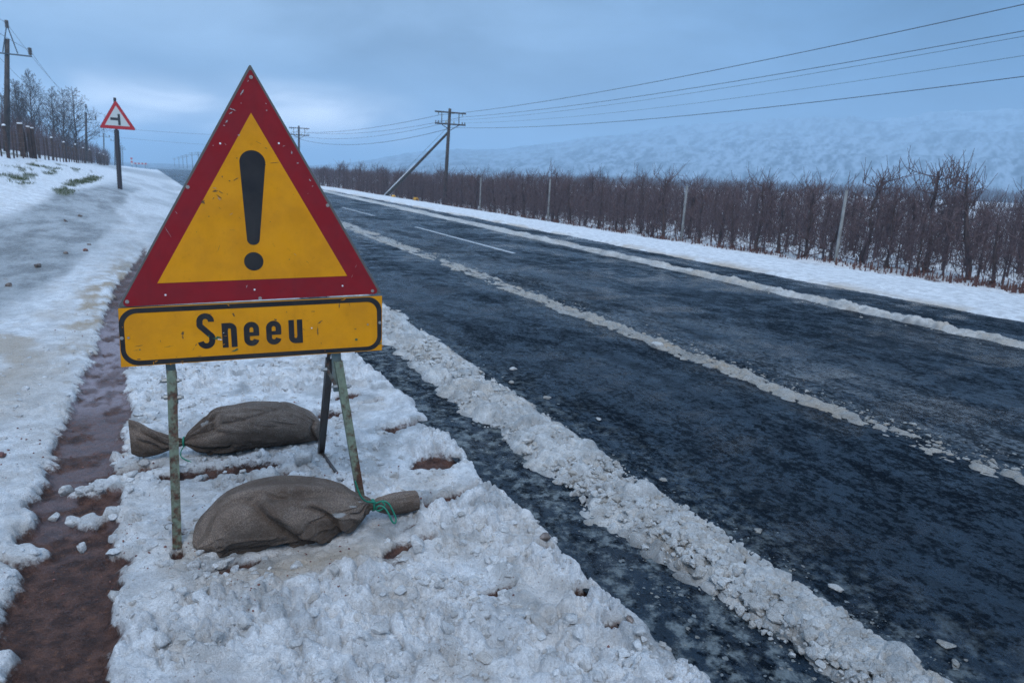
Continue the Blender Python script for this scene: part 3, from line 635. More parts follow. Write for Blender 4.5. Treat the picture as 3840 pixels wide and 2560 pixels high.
# grit on the verge and grass tufts
n = 3600; gx = rng.uniform(-.9, 1.4, n); gy = 1.2 + rng.rand(n) ** 1.4 * 7; gd = fbm(gx * 2.5 + 4, gy * 2.5, 801, 3); ok = gd > .53
o = scatter('grit', 'red brown grit sprinkled over the dirty snow', np.stack([gx, gy], -1)[ok], .0018 + .005 * rng.rand(ok.sum()) ** 3, vh, M_ROCK, .8, .1, 14, 'grit')
mb = MB(); n = 2600; gx = rng.uniform(-5.2, -1.8, n); gy = rng.uniform(20, 46, n); vv = verge(gx, gy)
for i in np.nonzero(vv[4] > .35)[0]:
    for q in range(5):
        x, y = gx[i] + rng.randn() * .06, gy[i] + rng.randn() * .15; hgt = .05 + .07 * rng.rand(); zb = vv[0][i] - .01; lx, ly = rng.randn(2) * .03
        mb.add([(x - .006, y, zb), (x + .006, y, zb), (x + lx, y + ly, zb + hgt)], [(0, 1, 2)])
tag(mb.build('grass', M_GRASS), 'short green grass showing through thin snow on the left bank', 'grass', None, 'stuff')

# ------------------------------------------------------------ the warning sign
Q0 = Vector((.35242673, 2.86087579, .98522252)); ya, le = .00565849, .02287157
SU = Vector((cos(ya), sin(ya), 0)); SN = Vector((-sin(ya), cos(ya), 0)); SV = (Vector((0, 0, cos(le))) + SN * sin(le)); SF = SV.cross(SU) * -1
if SF.y > 0: SF = -SF        # towards the viewer
def P(u, v, d=0): return Q0 + SU * u + SV * v + SF * d
sign = empty('warning_sign', (0, 0, 0)); sign.location = (.37, 2.86, 0)
tag(sign, 'red and amber triangular snow warning sign on a rusty folding stand, weighed down by sandbags', 'road sign')
def sp(name, mb, m, parent, **kw):
    o = mb.build(name, m, None, **kw); o.parent = parent; o.matrix_parent_inverse = parent.matrix_world.inverted(); return o
bpy.context.view_layer.update()
def roundpoly(pts, rad, n=6):
    out = []; k = len(pts)
    for i in range(k):
        p0, p1, p2 = Vector(pts[i - 1]), Vector(pts[i]), Vector(pts[(i + 1) % k]); r = rad[i] if isinstance(rad, (list, tuple)) else rad
        a = (p0 - p1).normalized(); b_ = (p2 - p1).normalized()
        if r <= 0: out.append(tuple(p1)); continue
        ang = a.angle(b_) / 2; tl = r / math.tan(ang); c = p1 + (a + b_).normalized() * (r / sin(ang))
        s0, s1 = p1 + a * tl - c, p1 + b_ * tl - c
        th0 = math.atan2(s0.y, s0.x); th1 = math.atan2(s1.y, s1.x); dlt = (th1 - th0 + pi) % (2 * pi) - pi
        out += [(c.x + r * cos(th0 + dlt * j / n), c.y + r * sin(th0 + dlt * j / n)) for j in range(n + 1)]
    return out
def disc(c, r, n=20): return [(c[0] + r * cos(2 * pi * k / n), c[1] + r * sin(2 * pi * k / n)) for k in range(n)]
def poly_ccw(p): return p
tri_back = [(-.4985, -.0005), (.5015, .0095), (.0063, .896)]
backing = sp('triangle_panel', MB().prism(roundpoly(tri_back, .004), -.022, 0, P), M_BACK, sign)
red = [(-.4945, .0015), (-.01, .0035), (.4955, .0085), (.0063, .884)]
red = [(-.490, .0015), (.490, .0085), (.0063, .880)]
sp('red_border', MB().prism(roundpoly(red, [.014, .014, .006]), .0, .0018, P), M_RED, backing)
yel = [(-.3627, .0844), (.3513, .0900), (.0006, .7204)]
sp('amber_face', MB().prism(yel, .0018, .0030, P), M_YEL, backing)
# exclamation mark
top = [(-.0035 + .0475 * cos(a_), .537 + .0465 * sin(a_)) for a_ in np.linspace(0.06, pi - .06, 16)]
bot = [(-.0150 + .0235 * cos(a_), .2445 + .021 * sin(a_)) for a_ in np.linspace(pi + .05, 2 * pi - .05, 10)]
sp('exclamation_bar', MB().prism(top + bot, .0030, .0040, P), M_BLK, backing)
sp('exclamation_dot', MB().prism(disc((-.0176, .1592), .0362, 28), .0030, .0040, P), M_BLK, backing)
def rivet(u, v, parent, r=.0068, name='rivet', d=.0018):
    mb = MB(); mb.prism(disc((u, v), r, 14), d, d + .0016, P); mb.prism(disc((u, v), r * .42, 10), d + .0016, d + .0026, P)
    sp(name, mb, M_RIVET, parent)
for u, v in [(.0072, .8488), (-.2357, .4397), (.278, .3809), (-.4668, .0199), (-.0013, .0109), (.4593, .0218)]: rivet(u, v, backing)
for u, v in [(-.1144, .6023), (.0973, .6148), (-.3384, .0394), (-.0203, .0467), (.3306, .0487)]:
    sp('bolt_hole', MB().prism(disc((u, v), .0038, 10), .0018, .0023, P), M_HOLE, backing)
# text panel
tp_quad = [(-.5072, -.2268), (.4982, -.2440), (.5022, -.0010), (-.4985, -.0030)]
tpanel = sp('text_panel', MB().prism(tp_quad, -.020, .0, P), M_BACK, sign)
sp('amber_face', MB().prism([(a_ * .9985, b_ + (.0006 if b_ < -.1 else -.0006)) for a_, b_ in tp_quad], .0, .0015, P), M_YEL, tpanel)
def ring(outer, inner, d0, d1):
    n = len(outer); mb = MB()
    vs = [P(u, v, d1) for u, v in outer] + [P(u, v, d1) for u, v in inner] + [P(u, v, d0) for u, v in outer] + [P(u, v, d0) for u, v in inner]
    fs = []
    for i in range(n):
        j = (i + 1) % n; fs += [(i, j, n + j, n + i), (i, 2 * n + i, 2 * n + j, j), (n + i, n + j, 3 * n + j, 3 * n + i)]
    return mb.add(vs, fs)
fo = roundpoly([(-.5030, -.2235), (.4955, -.2405), (.4985, -.0045), (-.5000, -.0065)], .060, 10)
fi = roundpoly([(-.4875, -.2055), (.4775, -.2225), (.4775, -.0245), (-.4835, -.0245)], .046, 10)
sp('black_frame', ring(fo, fi, .0015, .0026), M_BLK, tpanel)
def stroke(path, w, closed=False):
    """flat band along a 2D path"""
    path = [Vector(p) for p in path]; n = len(path); L_, R2 = [], []
    for i in range(n):
        a_ = path[i] - path[i - 1] if i else path[1] - path[0]; b_ = path[i + 1] - path[i] if i < n - 1 else path[-1] - path[-2]
        a_.normalize(); b_.normalize(); t_ = (a_ + b_).normalized(); nrm = Vector((-t_.y, t_.x)); k_ = 1 / max(.5, nrm.dot(Vector((-a_.y, a_.x))))
        L_.append(path[i] + nrm * (w / 2 * k_)); R2.append(path[i] - nrm * (w / 2 * k_))
    return L_, R2
def glyph(paths, w):
    mb = MB()
    for q, (path, ww) in enumerate(paths):
        Ls, Rs = stroke(path, ww or w); n = len(path); d0, d1 = .0015, .0027 + .00015 * q
        vs = [P(p.x, p.y, d1) for p in Ls] + [P(p.x, p.y, d1) for p in Rs] + [P(p.x, p.y, d0) for p in Ls] + [P(p.x, p.y, d0) for p in Rs]
        fs = []
        for i in range(n - 1):
            fs += [(i, n + i, n + i + 1, i + 1), (i, i + 1, 2 * n + i + 1, 2 * n + i), (n + i, 3 * n + i, 3 * n + i + 1, n + i + 1)]
        fs += [(0, 2 * n, 3 * n, n), (n - 1, 2 * n - 1, 4 * n - 1, 3 * n - 1)]
        mb.add(vs, fs)
    return mb
def arc(cx, cy, rx, ry, a0, a1, n=12): return [(cx + rx * cos(radians(a0 + (a1 - a0) * k / n)), cy + ry * sin(radians(a0 + (a1 - a0) * k / n))) for k in range(n + 1)]
w = .0218; slope = -.012
def bl(u): return -.1790 + slope * (u + .2) * 1.0
def L_S(x0, x1):
    cx = (x0 + x1) / 2; rx = (x1 - x0) / 2 - w / 2; b0 = bl(cx); top_ = b0 + .1405; 
    r = rx; ty = top_ - w / 2 - r; by = b0 + w / 2 + r
    path = arc(cx, ty, r, r, -8, 180, 14) + [(cx - r, ty - .006)] + arc(cx - .001, ty - .010, r, r * .85, 190, 232, 5) + arc(cx + .001, by + .010, r, r * .85, 52, 10, 5) + [(cx + r, by + .006)] + arc(cx, by, r, r, 0, -172, 14)
    return [(path, w)]
def L_n(x0, x1):
    b0 = bl((x0 + x1) / 2); tp_ = b0 + .0985; xl, xr = x0 + w / 2, x1 - w / 2; r = (xr - xl) / 2; cy = tp_ - w / 2 - r * .92
    return [([(xl, b0), (xl, tp_)], w), ([(xl + .001, cy - .002)] + arc((xl + xr) / 2, cy, r, r * .92, 150, 0, 12) + [(xr, b0)], w)]
def L_e(x0, x1):
    cx = (x0 + x1) / 2; b0 = bl(cx); tp_ = b0 + .0985; r = (x1 - x0) / 2 - w / 2; ty = tp_ - w / 2 - r; by = b0 + w / 2 + r; mid = (ty + by) / 2 - .001
    path = [(cx - r + .002, mid), (cx + r, mid), (cx + r, mid + .0001 + (ty - mid) * .5)] + arc(cx, ty, r, r, 0, 180, 14) + [(cx - r, mid)] + arc(cx, by, r, r, 180, 345, 13)
    return [([(cx - r, mid), (cx + r + w / 2 - .001, mid)], w * .72), ([(cx + r, mid - .004)] + arc(cx, ty, r, r, 0, 180, 14) + arc(cx, by, r, r, 180, 347, 14), w)]
def L_u(x0, x1):
    b0 = bl((x0 + x1) / 2); tp_ = b0 + .0985; xl, xr = x0 + w / 2, x1 - w / 2; r = (xr - xl) / 2; cy = b0 + w / 2 + r * .92
    return [([(xr, b0), (xr, tp_)], w), ([(xl, tp_)] + arc((xl + xr) / 2, cy, r, r * .92, 180, 330, 12) + [(xr - .001, cy + .002)], w)]
for fn, x0, x1 in ((L_S, -.2395, -.1765), (L_n, -.1505, -.0955), (L_e, -.0695, -.0115), (L_e, .0155, .0745), (L_u, .1040, .1595)):
    sp('letter', glyph(fn(x0, x1), w), M_BLK, tpanel)
for u, v, r in [(-.4955, -.1157, .0065), (.4891, -.1188, .0065), (-.4735, -.116, .004), (.4354, -.124, .004)]: rivet(u, v, tpanel, r, 'bolt', .0026)
sp('bolt_hole', MB().prism(disc((.1973, -.1238), .0032, 10), .0015, .0021, P), M_HOLE, tpanel)
# scuffs, chips and peeled film, at the places where the photograph shows them
def fleck(cx, cy, l, wd, ang, sd, n=17):
    rg = random.Random(sd); out = []
    for k in range(n):
        a_ = 2 * pi * k / n; r = .35 + .95 * rg.random(); x, y = l / 2 * cos(a_) * r, wd / 2 * sin(a_) * r
        out.append((cx + x * cos(ang) - y * sin(ang), cy + x * sin(ang) + y * cos(ang)))
    return out
def flecks(name, items, m, parent, d):
    mb = MB()
    if parent is backing: items = [(min(max(u, -.482 + v * .564 + .006 + wd * .3), .482 - v * .549 - .006 - wd * .3), v, l * .8, wd * .8, a_) for u, v, l, wd, a_ in items]
    items = [(u, v, l * .85, wd * .85, a_) for u, v, l, wd, a_ in items]
    for i, (u, v, l, wd, a_) in enumerate(items): mb.prism(fleck(u, v, l, wd, a_, i + len(items) * 7), d, d + .0004 + .00002 * (i % 5), P)
    o = sp(name, mb, m, parent); return o
def cc(x, y):   # crop coordinates of the panel photograph turned into panel coordinates
    return ((x - 684) / 1254 * 1.0 + .0005, .889 - (y - 60) * .000777)
G = [(600, 190, .03, .006, 1.0), (620, 180, .022, .008, 1.2), (590, 268, .03, .007, -.3), (575, 285, .02, .006, .6), (540, 325, .018, .010, 1.0), (755, 260, .012, .010, 0), (624, 385, .014, .010, .5),
     (563, 432, .016, .003, -.9), (865, 455, .020, .008, -1.4), (892, 506, .012, .008, 0), (828, 425, .014, .004, .4), (955, 588, .020, .008, -.6), (312, 760, .014, .004, -.9), (290, 850, .06, .002, -1.1), (1150, 1090, .03, .0015, 1.1),
     (960, 618, .008, .006, 0), (507, 440, .006, .006, 0), (642, 236, .006, .005, 0), (705, 108, .008, .004, 0), (1172, 1035, .022, .0015, 1.1), (622, 1125, .018, .005, 1.3), (533, 345, .010, .008, 0), (772, 228, .006, .009, .2), (648, 130, .012, .005, 1.0), (936, 655, .006, .003, 0)]
flecks('bare_metal_chip', [(*cc(a_, b_), l, q, r) for a_, b_, l, q, r in G], M_SCUFF_G, backing, .0034)['kind'] = 'stuff'
D = [(505, 655, .036, .010, .2), (450, 708, .020, .022, .4), (520, 680, .034, .006, -.7), (470, 776, .010, .006, 0), (600, 595, .030, .006, .5), (572, 604, .010, .008, 0), (745, 440, .016, .004, -.3), (712, 416, .03, .003, -.4),
     (785, 508, .05, .004, .15), (610, 494, .012, .006, 0), (738, 520, .010, .005, 0), (520, 735, .03, .002, -.8), (832, 993, .008, .007, .3), (920, 1008, .03, .002, -.7), (505, 930, .045, .002, 1.2), (558, 668, .010, .004, 0), (606, 780, .008, .003, 0),
     (495, 690, .025, .003, .9), (540, 585, .008, .012, 0), (655, 880, .018, .003, 1.2), (866, 662, .005, .006, 0), (975, 777, .008, .006, .5), (570, 842, .03, .0012, 0), (530, 660, .022, .008, -.6), (412, 850, .003, .008, 0), (748, 800, .008, .004, 0), (612, 785, .006, .004, 0)]
flecks('dark_scuff', [(*cc(a_, b_), l, q, r) for a_, b_, l, q, r in D], M_SCUFF_D, backing, .0034)['kind'] = 'stuff'
D2 = [(546, 764, .016, .006, .9), (508, 690, .018, .003, -.9)]
flecks('grey_scratch', [(*cc(570, 764), .022, .004, .6), (*cc(520, 690), .022, .005, -.8), (*cc(862, 968), .018, .0025, -.6), (*cc(505, 640), .02, .004, -.2)], M_SCUFF_G, backing, .0042)['kind'] = 'stuff'
def tc2(x, y):   # close view of the text panel
    k_ = 1.0 / 2300; u = -.4985 + x * k_; return (u, -.003 - (y - (172 - 105 * x / 2313)) * .000449)
D = [(480, 395, .012, .026, -.2), (478, 425, .008, .014, 0), (912, 238, .008, .022, .5), (700, 232, .020, .006, .2), (1270, 285, .016, .010, 0), (1620, 212, .018, .005, 0), (1680, 315, .028, .008, .6), (1870, 165, .007, .030, -.1), (1972, 150, .002, .03, .25),
     (130, 492, .03, .003, .1), (105, 530, .022, .002, .1), (580, 498, .004, .012, -.4), (560, 530, .022, .0015, 1.0), (360, 505, .036, .002, .15), (120, 608, .014, .007, 0), (1430, 425, .03, .004, -.4), (1480, 440, .012, .004, -.6), (2025, 385, .014, .006, 0),
     (1655, 400, .010, .05, 0), (1095, 330, .008, .006, 0), (1685, 515, .003, .010, 0), (1525, 380, .012, .003, -.7), (300, 455, .003, .01, 0), (1375, 215, .003, .010, 0), (600, 598, .03, .002, .15), (415, 600, .01, .002, -1)]
flecks('dark_scuff', [(*tc2(a_, b_), l, q, r) for a_, b_, l, q, r in D], M_SCUFF_D, tpanel, .0016)['kind'] = 'stuff'
flecks('amber_chip', [(*tc2(a_, b_), l, q, r) for a_, b_, l, q, r in [(868, 150, .012, .004, -.8), (1905, 105, .022, .003, .1), (1925, 95, .012, .003, .3), (250, 630, .016, .004, .3), (232, 645, .004, .014, 0), (365, 660, .004, .012, 0), (455, 640, .014, .002, .1), (460, 660, .006, .004, 0),
        (828, 425, .014, .0014, 0), (1520, 408, .012, .0012, 0), (810, 500, .010, .003, .5), (1150, 455, .004, .003, 0), (20, 330, .003, .008, 0), (1720, 590, .008, .002, 0), (2300, 560, .004, .012, 0)]], M_YEL, tpanel, .0028)['kind'] = 'stuff'
flecks('green_chip', [(*tc2(a_, b_), l, q, r) for a_, b_, l, q, r in [(908, 552, .044, .009, .30), (765, 436, .034, .012, 0), (2030, 488, .014, .014, .5), (690, 424, .008, .012, 0), (135, 525, .008, .006, 0), (2275, 535, .018, .006, .5), (740, 446, .018, .006, -.3)]], M_SCUFF_GR, tpanel, .0030)['kind'] = 'stuff'
flecks('white_tear', [(*tc2(780, 455), .024, .005, -.25), (*tc2(815, 395), .006, .003, .3)], M_HOLE, tpanel, .0036)['kind'] = 'stuff'

# stand
def channel(a_, b_, wd, dp, th=.004):
    """open steel channel: web facing the viewer with two flanges"""
    a_, b_ = Vector(a_), Vector(b_); t_ = (b_ - a_).normalized(); x = SF.cross(t_).normalized(); mb = MB()
    mb.bar(a_, b_, wd, th, SF)
    for s in (-1, 1):
        o_ = x * (s * (wd / 2 + th / 2)) - SF * (dp / 2 - th / 2); mb.bar(a_ + o_, b_ + o_, th, dp, SF)
    return mb
lug = sp('panel_upright', channel(P(-.340, -.10, -.026), P(-.3405, -.40, -.030), .027, .02), M_POST, sign)
legL = sp('front_leg', channel(P(-.3390, -.2570, -.004), P(-.3705, -1.005, -.004), .026, .026), M_LEG, sign)
sp('panel_upright', channel(P(.3000, -.10, -.026), P(.3080, -.42, -.030), .030, .02), M_POST, sign)
legR = sp('front_leg', channel(P(.3070, -.2800, -.004), P(.4080, -1.05, -.004), .026, .026), M_LEG, sign)
for (u, v, r) in ((-.3681, -.2964, -1), (-.3205, -.3002, 1), (-.3678, -.3632, -1), (-.3174, -.3691, 1)):
    c_ = P(u + r * -.002, v, -.012)
    mb = MB().tube([c_ - SU * .008, c_ + SU * .008], .0095, 6); mb.tube([c_ + SU * (r * .006), c_ + SU * (r * .017)], .0055, 8); sp('bolt', mb, M_BOLT, legL)
for (u, v, r) in ((.2493, -.312, -1), (.2913, -.3923, -1), (.344, -.3967, 1)):
    c_ = P(u, v, -.012)
    mb = MB().tube([c_ - SU * .008, c_ + SU * .008], .0095, 6); mb.tube([c_ + SU * (r * .006), c_ + SU * (r * .017)], .0055, 8); sp('bolt', mb, M_BOLT, legR)
hk = [P(-.379 - .0, -.888, .0), P(-.395, -.885, .002), P(-.405, -.889, .003), P(-.409, -.898, .003), P(-.405, -.907, .003), P(-.397, -.909, .002)]
sp('hook', MB().tube(hk, .0026, 6), M_BOLT, legL)
sp('rear_leg', channel((.632, 2.895, .71), (.7255, 3.615, -.03), .024, .024), M_DARKLEG, sign)
sp('rear_leg', channel((.016, 2.895, .70), (-.002, 3.72, -.05), .024, .024), M_DARKLEG, sign)
sp('hinge_strap', MB().bar(P(.262, -.318, -.020), P(.300, -.400, -.020), .014, .004, SF).bar(P(.296, -.16, -.055), P(.262, -.335, -.050), .016, .004, SF), M_BRACE, sign)
sp('hinge_strap', MB().bar(P(-.348, -.30, -.036), P(-.352, -.41, -.05), .016, .004, SF), M_BRACE, sign)
sp('base_rail', MB().bar((.755, 2.86, -.01), (.722, 3.62, -.01), .012, .02, (0, 0, 1)), M_DARKLEG, sign)
sp('base_rail', MB().bar((-.015, 2.86, -.02), (-.004, 3.70, -.02), .022, .022, (0, 0, 1)), M_DARKLEG, sign)

# ------------------------------------------------------------ sandbags
def sandbag(name, label, stations, folds, tie_at, nU=280, nV=200, frost=(), seed=0, fold_r=.14, creases=()):
    """stations: (x, y, z_bottom, width, height, sharpness) along the bag"""
    st = np.array(stations, float); s = np.linspace(0, 1, len(st)); u = np.linspace(0, 1, nU)
    # smooth interpolation of the stations
    def ci(col):
        p = st[:, col]; m = np.gradient(p); k = np.clip((u * (len(p) - 1)).astype(int), 0, len(p) - 2); t_ = u * (len(p) - 1) - k; h_ = 1
        return (2 * t_**3 - 3 * t_**2 + 1) * p[k] + (t_**3 - 2 * t_**2 + t_) * m[k] + (-2 * t_**3 + 3 * t_**2) * p[k + 1] + (t_**3 - t_**2) * m[k + 1]
    cx, cy, zb, wd, hg = ci(0), ci(1), ci(2), np.maximum(ci(3), .004), np.maximum(ci(4), .004)
    dx, dy = np.gradient(cx), np.gradient(cy); L_ = np.hypot(dx, dy); nx, ny = -dy / L_, dx / L_
    v = np.linspace(0, 2 * pi, nV, endpoint=False); Uu, Vv = np.meshgrid(u, v, indexing='ij')
    ca, sa = np.cos(Vv), np.sin(Vv)
    ex = np.sign(ca) * np.abs(ca) ** .85; ez = np.sign(sa) * np.abs(sa) ** np.where(sa < 0, .55, .95)
    near = np.exp(-((Uu - tie_at) / np.where(Uu > tie_at, fold_r, .10)) ** 2) if tie_at < .5 else np.exp(-((Uu - tie_at) / np.where(Uu < tie_at, fold_r, .08)) ** 2)
    rad = 1 + folds * near * np.sin(Vv * 11 + 2.5 * np.sin(Vv * 3 + seed)) * sstep(.0, .02, np.abs(Uu - tie_at)) * .9
    wr = (fbm(Uu * 7 + seed, ca * 2 + sa * 1.5 + 5, 901 + seed, 4) - .5) * .16
    cr = 1 - np.abs(2 * fbm(Uu * 3.4 + ca * .9, sa * 1.6 + Uu * 2.2 + seed * 3, 911 + seed, 3) - 1); wr = wr + sstep(.86, .99, cr) * .055
    cr2 = 1 - np.abs(2 * fbm(Uu * 4.0 - sa * 1.3 + seed, ca * .8, 921 + seed, 2) - 1); wr = wr - sstep(.9, .995, cr2) * .06
    for (u0, v0, u1, v1, dep, wid) in creases:
        dep *= 1.5; L2 = (u1 - u0) ** 2 + ((v1 - v0) * .12) ** 2; tt = ((Uu - u0) * (u1 - u0) + (Vv - v0) * (v1 - v0) * .0144) / L2
        wv_ = .012 * np.sin(tt * 7 + u0 * 20); dd_ = ((Uu - u0) * (v1 - v0) * .12 - (Vv - v0) * .12 * (u1 - u0)) / np.sqrt(L2) + wv_
        en = sstep(-.08, .12, tt) * sstep(1.1, .85, tt)
        wr = wr + en * dep * (np.exp(-((dd_ - wid * .9) / wid) ** 2) - 1.3 * np.exp(-((dd_ + wid * .35) / (wid * .55)) ** 2))
    rad = rad * (1 + wr)
    W2, H2 = wd[:, None] / 2, hg[:, None] / 2
    lx = ex * W2 * rad; lz = ez * H2 * rad
    Xb = cx[:, None] + nx[:, None] * lx; Yb = cy[:, None] + ny[:, None] * lx; Zb = zb[:, None] + H2 + lz
    Zb = np.maximum(Zb, zb[:, None] - .004)
    V = np.stack([Xb, Yb, Zb], -1).reshape(-1, 3)
    i = np.arange(nU * nV).reshape(nU, nV); j = np.roll(i, -1, 1)
    F = np.stack([i[:-1], i[1:], j[1:], j[:-1]], -1).reshape(-1, 4)
    n0 = len(V); caps = []
    V = np.concatenate([V, [[cx[0], cy[0], zb[0] + hg[0] / 2], [cx[-1], cy[-1], zb[-1] + hg[-1] / 2]]])
    c0 = np.stack([i[0], j[0], j[0], np.full(nV, n0)], -1); 
    damp_dark = np.clip(sstep(.30, -.35, ez) * .6 + .45 * sstep(.5, .7, fbm(Uu * 6, ca * 2 + sa * 2, 931 + seed, 4)) + .5 * near * sstep(.2, -.6, np.sin(Vv * 11 + 2.5 * np.sin(Vv * 3 + seed))), 0, 1).ravel()  # damp patches; also darker low down and in the fold grooves at the tie
    fr = np.zeros_like(Uu)
    for (fu, fv, a_, b_) in frost: fr = np.maximum(fr, np.exp(-((Uu - fu) / a_) ** 2 - ((Vv - fv) / b_) ** 2))
    fr = (sstep(.45, .6, fr * (fbm(Uu * 40, Vv * 9, 941, 3) + .45)) * .7).ravel()
    # end fans as triangles folded into quads would be degenerate, so build tris through a second mesh pass
    me = mesh_np(name, V, F, dict(damp_dark=np.append(damp_dark, [.5, .5]), frost=np.append(fr, [0, 0])), True, M_BURLAP, link_=False)
    uv = me.uv_layers.new(name='UVMap'); li = F.ravel(); uu = (np.append((Uu * 5).ravel(), [0, 5])); vvv = np.append((Vv / 2 / pi * 3).ravel(), [0, 0])
    uv.data.foreach_set('uv', np.stack([uu[li], vvv[li]], -1).astype(np.float32).ravel())
    import bmesh
    bm = bmesh.new(); bm.from_mesh(me); bm.verts.ensure_lookup_table()
    for row, ci_ in ((i[0], n0), (i[-1], n0 + 1)):
        for k in range(nV):
            a_, b_ = bm.verts[int(row[k])], bm.verts[int(row[(k + 1) % nV])]
            try: f_ = bm.faces.new((a_, b_, bm.verts[ci_]) if row[0] != 0 else (b_, a_, bm.verts[ci_])); f_.smooth = True
            except ValueError: pass
    bmesh.ops.recalc_face_normals(bm, faces=bm.faces); bm.to_mesh(me); bm.free()
    root = empty(name); root.location = (float(cx.mean()), float(cy.mean()), 0); tag(root, label, 'sandbag', 'sandbags on the sign stand')
    bpy.context.view_layer.update()
    o = bpy.data.objects.new('sack', me); COL.objects.link(o); o.parent = root; o.matrix_parent_inverse = root.matrix_world.inverted()
    return root
def twine(root, pts, r=.0035):
    if pts[0][0] > .5: pts = [(.05 + (q_[0] - .025) * .949, q_[1], q_[2]) for q_ in pts]
    # smooth the hand placed points
    p = [Vector(q) for q in pts]
    for _ in range(2):
        q = [p[0]]
        for a_, b_ in zip(p[:-1], p[1:]): q += [a_.lerp(b_, .25), a_.lerp(b_, .75)]
        q.append(p[-1]); p = q
    o = MB().tube(p, r, 6).build('twine', M_TWINE, None, True); o.parent = root; o.matrix_parent_inverse = root.matrix_world.inverted()
# rear sack: fan shaped neck on the left, tied, full body to the right
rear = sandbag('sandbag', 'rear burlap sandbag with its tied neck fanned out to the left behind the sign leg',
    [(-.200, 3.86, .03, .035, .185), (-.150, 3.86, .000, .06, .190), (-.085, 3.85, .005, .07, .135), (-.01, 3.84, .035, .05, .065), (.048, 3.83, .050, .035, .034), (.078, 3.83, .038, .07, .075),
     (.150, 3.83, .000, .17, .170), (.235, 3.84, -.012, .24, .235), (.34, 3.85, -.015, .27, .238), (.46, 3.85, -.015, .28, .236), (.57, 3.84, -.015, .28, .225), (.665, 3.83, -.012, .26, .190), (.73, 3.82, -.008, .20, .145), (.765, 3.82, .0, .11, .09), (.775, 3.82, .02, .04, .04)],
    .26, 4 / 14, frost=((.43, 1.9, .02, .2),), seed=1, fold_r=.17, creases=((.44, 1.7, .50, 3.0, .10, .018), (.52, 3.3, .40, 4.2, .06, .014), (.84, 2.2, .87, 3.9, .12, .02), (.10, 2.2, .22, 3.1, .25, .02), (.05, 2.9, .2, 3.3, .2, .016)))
twine(rear, [(.050 + .018 * cos(a_) * .25, 3.83 + .024 * cos(a_), .067 + .024 * sin(a_)) for a_ in np.linspace(0, 4 * pi, 26)] , .0055)
twine(rear, [(.048, 3.81, .05), (.030, 3.79, .03), (.028, 3.78, .005), (.045, 3.76, -.005), (.075, 3.72, -.01)], .0032)
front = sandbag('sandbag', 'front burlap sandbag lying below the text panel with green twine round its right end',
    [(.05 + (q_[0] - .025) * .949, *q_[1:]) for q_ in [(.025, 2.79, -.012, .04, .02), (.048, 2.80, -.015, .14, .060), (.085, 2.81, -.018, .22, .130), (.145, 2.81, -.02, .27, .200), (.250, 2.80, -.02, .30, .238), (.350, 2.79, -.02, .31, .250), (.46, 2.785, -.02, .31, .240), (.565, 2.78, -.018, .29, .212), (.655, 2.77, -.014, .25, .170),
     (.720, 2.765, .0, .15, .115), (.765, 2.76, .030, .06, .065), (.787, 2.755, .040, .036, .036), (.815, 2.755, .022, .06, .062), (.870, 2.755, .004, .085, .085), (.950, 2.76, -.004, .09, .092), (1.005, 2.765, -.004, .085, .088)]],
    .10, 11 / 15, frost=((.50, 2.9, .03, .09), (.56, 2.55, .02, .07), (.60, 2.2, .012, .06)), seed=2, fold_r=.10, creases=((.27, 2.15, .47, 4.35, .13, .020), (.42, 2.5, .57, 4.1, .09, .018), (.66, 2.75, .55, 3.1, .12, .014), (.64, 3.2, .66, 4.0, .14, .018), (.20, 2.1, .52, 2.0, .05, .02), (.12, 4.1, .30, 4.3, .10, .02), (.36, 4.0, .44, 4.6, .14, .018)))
twine(front, [(.787 + .004 * cos(a_ * .5), 2.755 + .024 * cos(a_), .058 + .024 * sin(a_)) for a_ in np.linspace(0, 6 * pi, 36)], .0048)
twine(front, [(.690, 2.70, .215), (.700, 2.70, .180), (.715, 2.70, .135), (.740, 2.71, .105), (.765, 2.72, .092), (.790, 2.725, .085)], .0042)
twine(front, [(.790, 2.722, .080), (.820, 2.70, .100), (.845, 2.69, .085), (.862, 2.68, .045), (.872, 2.665, .015), (.862, 2.655, .000), (.848, 2.66, .010), (.838, 2.67, .045), (.820, 2.69, .075), (.795, 2.70, .080), (.785, 2.705, .060), (.800, 2.70, .050), (.830, 2.69, .075), (.815, 2.70, .095)], .0040)

# ------------------------------------------------------------ left warning sign with the side road symbol
def panel_frame(C0, right, upv):
    f = right.cross(upv); f = -f if f.y > 0 else f
    return lambda u, v, d=0: C0 + right * u + upv * v + f * d
lt = empty('warning_sign', (-1.12, 31.3, .55)); tag(lt, 'small white triangular sign with red border and side road symbol on a dark post', 'road sign'); bpy.context.view_layer.update()
rt = Vector((1, -.03, -.015)).normalized(); u_ = Vector((.0, .02, 1)).normalized()
TP = panel_frame(Vector((-1.015, 31.3, 2.78)), rt, u_)
sp('post', MB().tube([(-1.14, 31.42, .3), (-1.07, 31.42, 2.75)], .085, 12).tube([(-1.07, 31.37, 2.75), (-1.03, 31.37, 3.93)], .05, 10), M_SIGNPOST, lt)
tpn = sp('panel', MB().prism(roundpoly([(-.625, 0), (.625, 0), (0, 1.08)], .045), -.02, 0, TP), M_BACK, lt)
sp('red_border', MB().prism(roundpoly([(-.61, .008), (.61, .008), (0, 1.06)], .04), 0, .006, TP), M_SRED, tpn)
sp('white_face', MB().prism([(-.42, .125), (.42, .125), (0, .86)], .006, .012, TP), M_SWHITE, tpn)
sp('side_road_symbol', MB().prism([(.03, .15), (.11, .15), (.11, .56), (.03, .56)], .012, .018, TP).prism([(-.22, .32), (.028, .32), (.028, .42), (-.22, .42)], .012, .018, TP), M_SBLACK, tpn)

